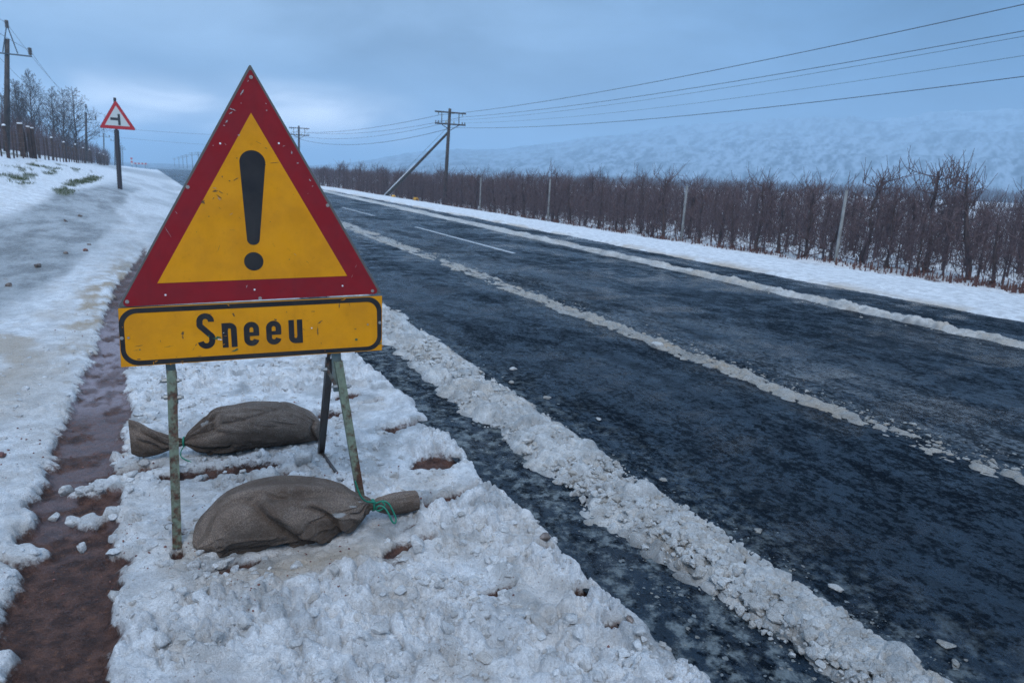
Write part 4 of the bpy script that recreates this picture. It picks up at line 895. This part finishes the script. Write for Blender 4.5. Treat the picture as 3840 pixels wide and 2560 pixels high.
# ------------------------------------------------------------ poles and wires
def rpole(x, y, h, lean=(0, 0), brace=None, snow=False, label='', group='utility poles right of the road', zb=None):
    zb = float(terR(np.array(x), np.array(y))) if zb is None else zb
    r = empty('utility_pole', (x, y, zb)); tag(r, label, 'utility pole', group)
    L_ = lambda zz: (lean[0] * zz / h, lean[1] * zz / h)
    a_ = L_(h)
    inst_pole = MB().tube([(0, 0, -.4), (a_[0] * .5, a_[1] * .5, h / 2), (a_[0], a_[1], h)], [.15, .13, .105], 10).build('pole', M_WOOD, r, True)
    for z_, w_ in ((h - .28, 1.22), (h - 1.10, 1.20)):
        MB().box((a_[0], a_[1] - .13, z_), (w_, .05, .05)).build('crossarm', M_WOOD, r)
    for s in (-1, 1):
        MB().bar((a_[0] + s * .68, a_[1] - .12, h - 1.10), (a_[0] + s * .68, a_[1] - .12, h - .28), .05, .03).build('hanger', M_WOOD, r)
        MB().bar((a_[0] + s * .68, a_[1] - .10, h - 1.14), (a_[0] + s * .03, a_[1] - .10, h - 1.52), .05, .03).build('arm_brace', M_WOOD, r)
        for q in (1.15, .95, .28 if s > 0 else .35):
            c_ = (a_[0] + s * q, a_[1] - .13, h - 1.05)
            MB().tube([(c_[0], c_[1], c_[2]), (c_[0], c_[1], c_[2] + .06), (c_[0], c_[1], c_[2] + .16)], [.02, .045, .03], 8).build('insulator', M_CERAMY if q < .5 else M_CERAM, r)
        MB().tube([(a_[0] + s * .95, a_[1] - .13, h - .32), (a_[0] + s * .95, a_[1] - .13, h - .50)], .03, 8).build('insulator', M_CERAM, r)
    if brace:
        bx, by, bz = brace
        MB().tube([(bx - x, by - y, bz - zb - .1), (a_[0] - .08, a_[1], h - 1.65)], [.12, .09], 8).build('stay_pole', M_WOOD, r, True)
        if snow:
            p0, p1 = Vector((bx - x, by - y, bz - zb)), Vector((a_[0] - .08, a_[1], h - 1.65)); off = Vector((-.10, -.03, .08))
            MB().tube([p0.lerp(p1, .02) + off, p0.lerp(p1, .25) + off, p0.lerp(p1, .52) + off], [.035, .04, .012], 6).build('snow_streak', M_CAP, r, True)
            MB().tube([(bx - x - .1, by - y + 1, bz - zb), (a_[0] - .05, a_[1], h - 1.2)], .012, 4).build('stay_wire', M_WIRE, r)
    return r
RP = [(19.55, 49.2, 7.05, (.35, 0), (16.6, 54.9, -.35), 'tall timber power pole with a slanting stay pole, nearest beside the orchard'),
      (16.6, 91.5, 7.0, (.2, 0), None, 'power pole showing just right of the warning triangle'),
      (16.5, 133, 7, (0, 0), None, None), (17.0, 175, 7, (0, 0), None, None), (17.0, 218, 7, (0, 0), None, None), (17, 258, 7, (0, 0), (12.5, 263, .3), None), (17.0, 305, 7, (0, 0), None, None)]
for i, (x, y, h_, ln, br, lb) in enumerate(RP):
    rpole(x, y, h_, ln, br, i == 0, lb or 'far power pole right of the road, %s from the camera' % ('first', 'second', 'third', 'fourth', 'fifth', 'sixth, with slanting stay,', 'seventh')[i])
for i, (x, y) in enumerate(((17.0, 352), (17.2, 411), (17.5, 470), (17.5, 538), (17.0, 620))):
    r = rpole(x, y, 7.0, (0, 0), None, False, 'tiny far power pole on the right of the road, %s from the camera' % ('eighth', 'ninth', 'tenth', 'eleventh', 'twelfth and last')[i], zb=.6)
rpole(19.8, -3.0, 7.6, (0, 0), None, False, 'power pole beyond the right edge of the view')

def lpole(x, y, zb, h, big, label):
    r = empty('utility_pole', (x, y, zb)); tag(r, label, 'utility pole', 'slim poles along the left fence')
    MB().tube([(0, 0, -.4), ((.8 if big else .6) * .9, 0, h - .95)], [.165, .11], 10).build('pole', M_WOOD, r, True)
    t_ = .8 if big else .6
    MB().bar((t_ - 1.0, -.12, h - 1.72), (t_ + .98, -.12, h - 1.76), .07, .07, (0, 1, 0)).build('crossarm', M_WIRE, r)
    for s in (-1, 1):
        MB().bar((t_ + s * .34, -.12, h - 1.68), (t_ + s * .03, -.12, h - .34), .05, .05, (0, 1, 0)).build('peak_bracket', M_WIRE, r)
        c_ = (t_ + s * .92, -.12, h - 1.70); mb = MB()
        mb.tube([(c_[0], c_[1], c_[2] + .04 * k) for k in range(11)], [.05 if k == 0 else (.11 if k % 2 else .075) for k in range(11)], 10); mb.build('insulator', M_CERAM, r)
    MB().tube([(t_, -.12, h - .40 + .04 * k) for k in range(11)], [.11 if k % 2 else .075 for k in range(11)], 10).build('insulator', M_CERAM, r)
    return r
LPs = [(-7.25, 48.9, 2.0, 6.9, 'slim power pole at the left edge of the view with a peaked bracket'), (-7.15, 102.8, 1.5, 6.9, 'second power pole beyond the bare trees on the left'),
       (-8.9, 174.4, 1.2, 7.4, 'third power pole left of the side road sign'), (-8.0, 203.7, 1.2, 7.5, 'fourth power pole just left of the side road sign post'),
       (-9.2, 280, .9, 7.6, 'thin far power pole right behind the side road sign post'), (-10.2, 330, .6, 8.2, 'farthest thin power pole right of the side road sign')]
for i, a_ in enumerate(LPs): lpole(a_[0], a_[1], a_[2], a_[3], i == 0, a_[4])
def wire(p, q, sag, r, label, cat='overhead wire', group='overhead wires', n=24):
    p, q = Vector(p), Vector(q); pts = []
    for k in range(n + 1):
        t_ = k / n; c_ = p.lerp(q, t_); c_.z -= sag * 4 * t_ * (1 - t_); pts.append(c_)
    tag(MB().tube(pts, r, 5).build('power_wire', M_WIRE, None, True), label, cat, group)
zt = -.75 + 7.05
p0x = 19.8
WR = [(19.9 + .95, zt - .5, p0x + .95, 6.85 - .45, .55, .011, 'top wire of the pair of thick ones sweeping to the upper right'), (19.9 - .95, zt - .5, p0x - .95, 6.85 - .15, .60, .012, 'uppermost wire sweeping from the nearest pole to the upper right corner'),
      (19.9 + 1.15, zt - .9, p0x + 1.15, 6.85 - .95, .7, .006, 'thin faint wire nearer the lowest wire at the right edge'), (19.9 - .95, zt - .9, p0x - .95, 6.85 - .9, .7, .006, 'thin faint wire just under the pair of thick upper wires'),
      (19.9, zt - 1.3, p0x, 6.85 - 1.75, .75, .0115, 'lowest and thickest wire sweeping from the nearest pole to the right edge')]
for (xa, za, xb, zb_, sg, r_, lb) in WR: wire((xa, 49.1, za), (xb, -3.1, zb_), sg, r_, lb)
for k, (dx, dz, sg, r_, nm) in enumerate(((-.95, -.5, .5, .016, 'upper'), (.95, -.5, .55, .013, 'second'), (-.2, -.95, .7, .013, 'third'), (0, -1.35, .9, .018, 'lowest'))):
    wire((19.9 + dx, 49.1, zt + dz), (16.8 + dx, 91.4, -.2 + 7.0 + dz - .15), sg, r_, nm + ' wire between the two nearest poles on the right')
for (i, (xa, ya_, xb, yb)) in enumerate(((16.8, 91.4, 16.5, 133), (16.5, 133, 17, 175), (17, 175, 17, 218))):
    for dz in (-.5, -1.2):
        za = float(terR(np.array(xa), np.array(ya_))) + 7 + dz; zb_ = float(terR(np.array(xb), np.array(yb))) + 7 + dz
        wire((xa, ya_, za), (xb, yb, zb_), .6, .014, '%s wire from the %s to the %s power pole right of the road' % ('upper' if dz > -1 else 'lower', ('second', 'third', 'fourth')[i], ('third', 'fourth', 'fifth')[i]))
for dx, dz, nm in ((0, 0, 'peak'), (.92, -1.3, 'right'), (-.92, -1.3, 'left')):
    wire((-6.45 + dx, 48.8, 8.75 + dz), (-6.55 + dx, 102.8, 8.25 + dz), .9, .009, nm + ' wire running from the left edge pole to the next pole')
    wire((-6.45 + dx, 48.8, 8.75 + dz), (-6.8 + dx, -4, 8.9 + dz), .9, .010, nm + ' wire leaving the left edge pole at the upper left corner')
    wire((-6.55 + dx, 102.7, 8.25 + dz), (-8.3 + dx, 174.4, 8.5 + dz), .9, .010, nm + ' wire running on past the second left pole')
wire((-6.9, 102.8, 6.0), (16.8, 91.4, 5.6), .35, .012, 'upper thin wire crossing over the road')
wire((-6.9, 102.8, 4.9), (16.8, 91.4, 4.1), .25, .009, 'lower thin wire crossing over the road')

# ------------------------------------------------------------ fence on the left bank
fr = empty('post_and_wire_fence', (-5.6, 38, 1.6)); tag(fr, 'dark timber post and wire fence along the snowy left bank', 'fence'); bpy.context.view_layer.update()
def lz(x, y): return float(verge(np.array([x]), np.array([float(y)]))[0][0])
thin = MB().tube([(0, 0, -.25), (0, 0, 1.25)], .035, 7).build('fence_dropper', M_DPOST, link_=False)
thick = MB().tube([(0, 0, -.3), (0, 0, 1.45)], .075, 9).build('fence_post', M_DPOST, link_=False)
capm = MB().tube([(0, 0, 0), (0, 0, .05), (0, 0, .075)], [.078, .07, .02], 9).build('snow_cap', M_CAP, link_=False)
yy_ = 30.0; k = 0
while yy_ < 122:
    if not 90 < yy_ < 96:
        big = k % 6 == 0; x = -5.6 + .05 * sin(k * 2.1); z_ = lz(x, yy_)
        o = inst('fence_post' if big else 'fence_dropper', thick if big else thin, fr); o.matrix_parent_inverse = fr.matrix_world.inverted(); o.location = (x, yy_, z_); o.rotation_euler = (sin(k * 3.3) * .03, cos(k * 1.7) * .03, 0)
        if big:
            c_ = inst('snow_cap', capm, o, (0, 0, 1.45))
    yy_ += 1.35 + .25 * sin(k * 1.9); k += 1
for hgt in (.25, .5, .75, 1.0, 1.2):
    pts = [(-5.6, y, lz(-5.6, y) + hgt) for y in np.arange(30, 122, 3.0)]
    sp('fence_wire', MB().tube(pts, .003, 4), M_WIRE, fr)
gp = empty('gate_post_cluster', (-5.6, 43.4, lz(-5.6, 43.4))); tag(gp, 'three broad dark timber gate posts standing together with snow on top', 'gate post')
for q, (dx, dy, hh_) in enumerate(((-.12, .0, 1.62), (.16, .4, 1.50), (.30, .6, 1.45))):
    p_ = MB().box((dx, dy, hh_ / 2 - .1), (.12 if q == 0 else .08, .08, hh_ / 2 + .1)).build('timber', M_DPOST, gp)
    MB().box((dx, dy, hh_ + .03), (.11 if q == 0 else .07, .07, .03)).build('snow_cap', M_CAP, gp)

# ------------------------------------------------------------ bare trees
def grow(mb, p, d, L_, r, lvl, rg, up=.1, spread=.6, nb=(5, 5, 4), seg=4, minr=.006, bl_=.62):
    pts = [Vector(p)]; rs = [r]; dd_ = Vector(d).normalized()
    for k in range(seg):
        dd_ = (dd_ + Vector((rg.gauss(0, .10), rg.gauss(0, .10), rg.gauss(0, .05) + up))).normalized()
        pts.append(pts[-1] + dd_ * (L_ / seg)); rs.append(max(minr * .6, r * (1 - .8 * (k + 1) / seg)))
    mb.tube(pts, rs, 6 if lvl == 0 else (4 if lvl == 1 else 3), False)
    if lvl >= len(nb): return
    for q in range(nb[lvl]):
        t_ = .22 + .75 * (q + rg.random()) / nb[lvl] if lvl else .18 + .8 * (q + rg.random()) / nb[lvl]
        k = min(int(t_ * seg), seg - 1); pp = pts[k].lerp(pts[k + 1], t_ * seg - k); ax = (pts[k + 1] - pts[k]).normalized()
        a_ = rg.random() * 2 * pi; side = ax.orthogonal().normalized(); side.rotate(Matrix.Rotation(a_, 3, ax))
        nd = (ax * (1 - spread) + side * spread).normalized()
        grow(mb, pp, nd, L_ * bl_ * (1.05 - .55 * t_ if lvl == 0 else 1 - .3 * t_) * (.7 + .5 * rg.random()), max(minr, r * .45 * (1 - .5 * t_)), lvl + 1, rg, up, spread, nb, max(2, seg - 1), minr, bl_)
def bare_tree(x, y, zb, h, seed, label, spread, nb0=20, upv=.10, width=.42):
    upv *= .5; width *= 1.12; nb0 = int(nb0 * 1.5)
    rg = random.Random(seed); r = empty('bare_tree', (x, y, zb)); tag(r, label, 'tree', 'bare trees behind the left fence')
    tr_ = MB(); pts = [Vector((0, 0, -.3))]
    for k in range(8): pts.append(Vector((rg.gauss(0, .05) + pts[-1].x + h * .006, rg.gauss(0, .06) + pts[-1].y, h * (k + 1) / 8)))
    rs = [.115 * (1 - .9 * k / 8) + .008 for k in range(9)]; tr_.tube(pts, rs, 7); tr_.build('trunk', M_TREE, r, True)
    cr = MB()
    for q in range(nb0):
        t_ = .16 + .80 * q / nb0; k = min(int(t_ * 8), 7); p = pts[k].lerp(pts[k + 1], t_ * 8 - k); a_ = q * 2.4 + rg.random()
        d_ = Vector((cos(a_) * spread, sin(a_) * spread, 1 - spread * .55))
        grow(cr, p, d_, h * width * (1.08 - t_) * (.75 + .5 * rg.random()), .05 * (1.1 - t_), 0, rg, upv, .5, (8, 6), 4, .010, .5)
    o = cr.build('crown', M_TREE, r); return r
for a_ in [(-11.4, 94, 1.8, 9.2, 1, 'tallest bare conical tree left of centre in the clump by the fence', .55, 34, .10, .40), (-12.5, 92, 1.8, 7.9, 2, 'bare tree just left of the tallest one', .6, 28, .12, .42),
           (-14.3, 95, 1.9, 6.6, 3, 'bare tree cut by the left edge of the view', .7, 24, .10, .5), (-9.45, 93, 1.8, 7.6, 4, 'slender bare tree in the middle of the clump with a forked top', .6, 20, .14, .40),
           (-8.3, 92, 1.8, 7.4, 5, 'bushy bare tree left of the widest one', .7, 22, .08, .42), (-7.35, 93.5, 1.6, 8.0, 6, 'widest bare tree of the clump, beside the second power pole', .8, 24, .07, .48), (-13.2, 99, 1.9, 7.2, 7, 'bare tree behind the leftmost two', .6, 26, .10, .42)]: bare_tree(*a_)

# orchard trees: a few models, each with trunk, crown and reddish base
def orchard_model(seed, h=2.3):
    rg = random.Random(seed); t_, c_ = MB(), MB(); lean = Vector((rg.gauss(0, .10), rg.gauss(0, .08), 0)); pts = []
    for k in range(7): pts.append(Vector((lean.x * k / 6 + rg.gauss(0, .025), lean.y * k / 6 + rg.gauss(0, .025), -.15 + (h + .15) * k / 6)))
    t_.tube(pts, [.07, .064, .057, .05, .042, .034, .020], 7)
    for q in range(30):
        f = .07 + .91 * q / 30; k = min(int(f * 6), 5); p = pts[k].lerp(pts[k + 1], f * 6 - k); a_ = q * 2.4 + rg.gauss(0, .4)
        L_ = (.85 - .25 * f) * (.6 + .7 * rg.random()); d_ = Vector((cos(a_), sin(a_), .05 + .35 * rg.random() * f)); m_ = [p]; dd_ = d_.normalized()
        for s in range(3):
            dd_ = (dd_ + Vector((rg.gauss(0, .15), rg.gauss(0, .15), .14))).normalized(); m_.append(m_[-1] + dd_ * L_ / 3)
        c_.tube(m_, [.016, .012, .009, .005], 4, False)
        for s in range(12):
            tt = .1 + .9 * rg.random(); k2 = min(int(tt * 3), 2); pp = m_[k2].lerp(m_[k2 + 1], tt * 3 - k2)
            g = Vector((rg.gauss(0, .5), rg.gauss(0, .5), 1 if rg.random() < .75 else -.5)).normalized(); ln = .12 + .42 * rg.random() * (1 if f > .45 else .7)
            q2 = pp + g * ln * .5 + Vector((0, 0, ln * .1)); c_.tube([pp, q2, q2 + (g + Vector((rg.gauss(0, .25), rg.gauss(0, .25), .4))) * ln * .45], [.0085, .0065, .0045], 3, False)
    b_ = MB(); b_.tube([(0, 0, -.15), (pts[1].x * .5, 0, .06), (pts[1].x, pts[1].y, .26)], [.075, .062, .052], 8)
    for s in range(4):
        a_ = s * 1.7 + rg.random(); b_.tube([(.03 * cos(a_), .03 * sin(a_), -.12), (.10 * cos(a_), .10 * sin(a_), .05), (.14 * cos(a_), .14 * sin(a_), .12 + .16 * rg.random())], [.022, .018, .010], 5)
    return (t_.build('trunk', M_BARK, link_=False), c_.build('crown', M_TWIG, link_=False), b_.build('stem_base', M_STUB, link_=False))
models = [orchard_model(20 + k, 2.15 + .10 * (k % 4)) for k in range(8)]
def otree(x, y, z_, k, sc, label, rz=None, tilt=0, parts=3):
    r = empty('orchard_tree', (x, y, z_)); r.rotation_euler = (0, tilt, rz if rz is not None else random.random() * 6.28); r.scale = (sc * 1.05, sc * 1.05, sc)
    tag(r, label, 'fruit tree', 'leafless fruit trees in rows right of the road')
    for nm, me in list(zip(('trunk', 'crown', 'stem_base'), models[k % 8]))[:parts]: inst(nm, me, r)
    return r
SPEC = [(20.0, 14.3, 1.28, .03, 'tall fruit tree with a level forked top behind the nearest pale post'), (19.6, 13.1, .98, .04, 'slim leaning fruit tree right of the tall forked one'), (20.1, 12.2, 1.26, .12, 'fruit tree leaning right with long side limbs near the right edge'),
        (19.9, 10.9, 1.18, .10, 'dark fruit tree with a V shaped top near the right edge'), (20.2, 22.6, 1.10, .02, 'fruit tree beside the second pale post with upright shoots')]
for i, (x, y, sc, tl, lb) in enumerate(SPEC): otree(x, y, -.77, i, sc, lb, .6 * i, tl)
cnt = 0; LB = 'leafless brown fruit tree in the dense orchard rows right of the road'
for row, X0 in enumerate((19.4, 23.2, 27.0, 31.0, 35.5)):
    y = (2.0 if row < 2 else 4.0) + row * .4
    while y < (86, 74, 66, 60, 56)[row] and cnt < 288:
        x = X0 + random.gauss(0, .14) - (max(0, y - 55) * .05 if row == 0 else 0)
        if not any(abs(x - s_[0]) < .8 and abs(y - s_[1]) < .55 for s_ in SPEC):
            z_ = float(terR(np.array(x), np.array(y))) + .02; otree(x, y, z_, random.randrange(8), random.uniform(.68, 1.08), LB if row else 'leafless brown fruit tree in the front orchard row, nearest the road'); cnt += 1
        y += random.uniform(.85, 1.15) * (1.0, 1.15, 1.3, 1.4, 1.5)[row]
print('orchard trees', cnt)
# the rest of the orchard, one mass
def thicket(name, label, pts, hs, m, per=26, w=.5, rad=.011, sd=1):
    rg = np.random.RandomState(sd); n = len(pts) * per; idx = np.repeat(np.arange(len(pts)), per); P0 = pts[idx]; H0 = hs[idx]
    a_ = rg.rand(n) * 2 * pi; t0 = rg.rand(n) * .75; b0 = np.stack([P0[:, 0] + rg.randn(n) * w * .45, P0[:, 1] + rg.randn(n) * w * .45, P0[:, 2] + t0 * H0], -1)
    ln = H0 * (.2 + .45 * rg.rand(n)); d_ = np.stack([rg.randn(n) * .35, rg.randn(n) * .35, .5 + .6 * rg.rand(n)], -1); d_ /= np.linalg.norm(d_, axis=1)[:, None]
    e_ = b0 + d_ * ln[:, None]; rr_ = rad * (.5 + rg.rand(n))[:, None]
    base = [b0 + rr_ * np.array([cos(q), sin(q), 0]) for q in (0, 2.09, 4.19)]
    V = np.stack([*base, e_], 1).reshape(-1, 3); k = np.arange(n)[:, None] * 4
    F = np.concatenate([k + [0, 1, 3], k + [1, 2, 3], k + [2, 0, 3]])
    # stems
    m2 = len(pts); q = np.array([[cos(b), sin(b), 0] for b in (0, 2.09, 4.19)]) * .05
    Vs = np.concatenate([pts[:, None, :] + q[None] - [0, 0, .2], (pts + np.stack([0 * hs, 0 * hs, hs], -1))[:, None, :] + q[None] * .3], 1).reshape(-1, 3); k = np.arange(m2)[:, None] * 6 + len(V)
    F2 = np.concatenate([np.concatenate([k + [a, b, b + 3], k + [a, b + 3, a + 3]]) for a, b in ((0, 1), (1, 2), (2, 0))])
    return tag(mesh_np(name, np.concatenate([V, Vs]), np.concatenate([F, F2]), None, False, m), label, 'orchard', None, 'stuff')
rg = np.random.RandomState(5); pts = []
for X0 in np.arange(19.3, 62, 3.9):
    y = 4.0
    while y < 250:
        row_end = np.interp(X0, [19, 23, 27, 31, 35.5, 39], [86, 74, 66, 60, 56, 4])
        if y > row_end: pts.append((X0 + rg.randn() * .3 - (max(0, min(y, 190) - 55) * .035), y, 0))
        y += 1.3 + (y / 90)
pts = np.array(pts); pts[:, 2] = terR(pts[:, 0], pts[:, 1]); pts = pts[(pts[:, 0] > right_edge(pts[:, 1]) + 3.2)]
thin = []
for X0 in (19.9, 21.6, 23.7, 25.5, 27.4, 31.4, 35.9):
    for y in np.arange(2.0, 88, .8): thin.append((X0 + rg.randn() * .35, y, 0))
thin = np.array(thin); thin[:, 2] = terR(thin[:, 0], thin[:, 1]) + .02
thicket('orchard_undergrowth', 'brown tangle of shoots between the leafless orchard trees', thin, .95 + .45 * rg.rand(len(thin)), M_TWIG, 60, .8, .008, 9)
thicket('distant_orchard', 'dense leafless orchard rows behind and beyond the nearest trees', pts, 2.0 + .35 * rg.rand(len(pts)), M_TWIG, 46, .75, .014)
pts = []
for X0 in np.arange(-8.6, -30, -3.0):
    for y in np.arange(26, 190, 1.1): pts.append((X0 + rg.randn() * .3, y + rg.randn() * .3, 0))
pts = np.array(pts); pts[:, 2] = terL(pts[:, 0], pts[:, 1])
thicket('left_orchard', 'brown leafless orchard behind the left fence', pts, np.where(pts[:, 1] < 90, 2.35, 2.9) + .5 * rg.rand(len(pts)), M_TWIG, 34, .8, .014, 2)
# dry stems along the foot of the orchard
n = 900; yb = np.exp(rg.uniform(math.log(6), math.log(90), n)); xb = 18.9 - np.maximum(0, yb - 55) * .05 + rg.randn(n) * .28
pts = np.stack([xb, yb, terR(xb, yb)], -1)
thicket('dry_stubble', 'reddish dry weeds and prunings at the foot of the orchard', pts, .10 + .20 * rg.rand(n) ** 2, M_STUB, 5, .30, .008, 3)
# far tree belt below the hill
pts = []
for a_ in np.arange(26, 75, .11):
    for rr_ in (330, 345): pts.append((rr_ * sin(radians(a_)), rr_ * cos(radians(a_)), -1.0))
pts = np.array(pts) + rg.randn(len(pts), 3) * [1.2, 1.2, 0]
bh = 5.2 * (.75 + .5 * fbm(np.degrees(np.arctan2(pts[:, 0], pts[:, 1])) / 2, pts[:, 0] * 0, 77, 3))
o = thicket('far_tree_belt', 'blue grey belt of far trees at the foot of the hill', pts, bh, M_TWIG, 26, 2.2, .09, 4); o['category'] = 'tree belt'

# pale orchard posts
pm = MB().tube([(0, 0, -.3), (0, 0, 2.2)], [.055, .045], 8).build('orchard_post', M_LPOST, link_=False)
for i, (x, y, s, lb) in enumerate([(18.9, 14.4, 1.05, 'pale slender orchard post nearest the right edge'), (19.4, 22.2, 1.03, 'pale slender orchard post, second from the right'), (19.0, 32.6, 1.05, 'dark slender orchard post, third from the right'), (19.0, 41.5, 1.0, 'slender orchard post just right of the big power pole'), (19.1, 4.5, 1.05, 'orchard post outside the right edge')]):
    o = inst('orchard_post', pm, None, (x, y, float(terR(np.array(x), np.array(y)))), (random.gauss(0, .01), .01, 0), (1, 1, s)); tag(o, lb, 'post', 'slender posts along the orchard edge')
# yellow markers at the foot of the stay pole
for x, y, s, lb in ((17.9, 56.5, .16, 'small yellow marker stub in the snow by the stay pole'), (19.2, 54.6, .24, 'yellow plastic marker with a dark slot between stay pole and power pole')):
    z_ = float(terR(np.array(x), np.array(y))); r = empty('yellow_marker', (x, y, z_)); tag(r, lb, 'marker')
    MB().tube([(0, 0, -.1), (0, 0, s * 1.1), (0, 0, s * 1.5)], [s, s, s * .6], 10).build('body', M_YTAG, r)
    MB().box((0, -s * .96, s * .5), (s * .3, .03, s * .3)).build('slot', M_WIRE, r)

# far roadside things
def far_tri(x, y, zb):
    r = empty('warning_sign', (x, y, zb)); tag(r, 'tiny far triangular warning sign right of the road, seen dark against the sky', 'road sign'); bpy.context.view_layer.update()
    TP2 = panel_frame(Vector((x, y, zb + 1.9)), Vector((1, 0, 0)), Vector((0, 0, 1)))
    sp('post', MB().bar((x, y + .1, zb - .8), (x, y + .1, zb + 2.6), .14, .14), M_SIGNPOST, r); sp('panel', MB().prism([(-.85, 0), (.85, 0), (0, 1.5)], -.02, .02, TP2), M_SBLACK, r)
far_tri(3.7 + 11.6, 280, .3)
r = empty('direction_sign', (16.2, 262, .2)); tag(r, 'far green direction board on two posts beside the road', 'road sign')
for dx in (-1.3, 1.3): MB().bar((dx, .1, -1), (dx, .1, 3.2), .14, .14).build('post', M_SIGNPOST, r)
MB().box((0, 0, 2.7), (1.9, .05, .55)).build('board', M_GREEN, r); MB().box((0, -.06, 2.7), (1.5, .01, .06)).build('text_line', M_SWHITE, r)
r = empty('road_barrier', (-2.9, 262, .6)); tag(r, 'red and white road barrier far up the shoulder', 'barrier')
MB().box((0, 0, 1.15), (1.9, .04, .22)).build('board', M_SWHITE, r)
for dx in (-1.5, -.5, .5, 1.5): MB().box((dx, -.05, 1.15), (.28, .01, .22)).build('red_stripe', M_SRED, r)
for dx in (-1.3, 1.3): MB().bar((dx, .06, -.8), (dx, .06, 1.0), .1, .1).build('leg', M_SIGNPOST, r)
r = empty('hazard_marker', (-5.4, 262, .6)); tag(r, 'red and white striped hazard marker left of the far barrier', 'hazard marker')
MB().bar((0, .05, -.6), (0, .05, 2.9), .12, .1).build('post', M_SIGNPOST, r)
for k in range(4): MB().box((0, 0, 1.0 + .55 * k), (.32, .03, .26)).build('stripe', M_SRED if k % 2 else M_SWHITE, r)

# ------------------------------------------------------------ haze
mh_ = bpy.data.materials.new('haze'); mh_.use_nodes = True; th = mh_.node_tree; th.nodes.clear()
vo = N(th, 'ShaderNodeVolumePrincipled'); vo.inputs['Density'].default_value = .00105; vo.inputs['Color'].default_value = (.54, .74, .90, 1); vo.inputs['Anisotropy'].default_value = 0
om = N(th, 'ShaderNodeOutputMaterial'); link(th, vo.outputs[0], om.inputs['Volume'])
o = MB().box((300, 700, 77), (6400, 6400, 80)).build('haze', mh_); tag(o, kind='stuff')
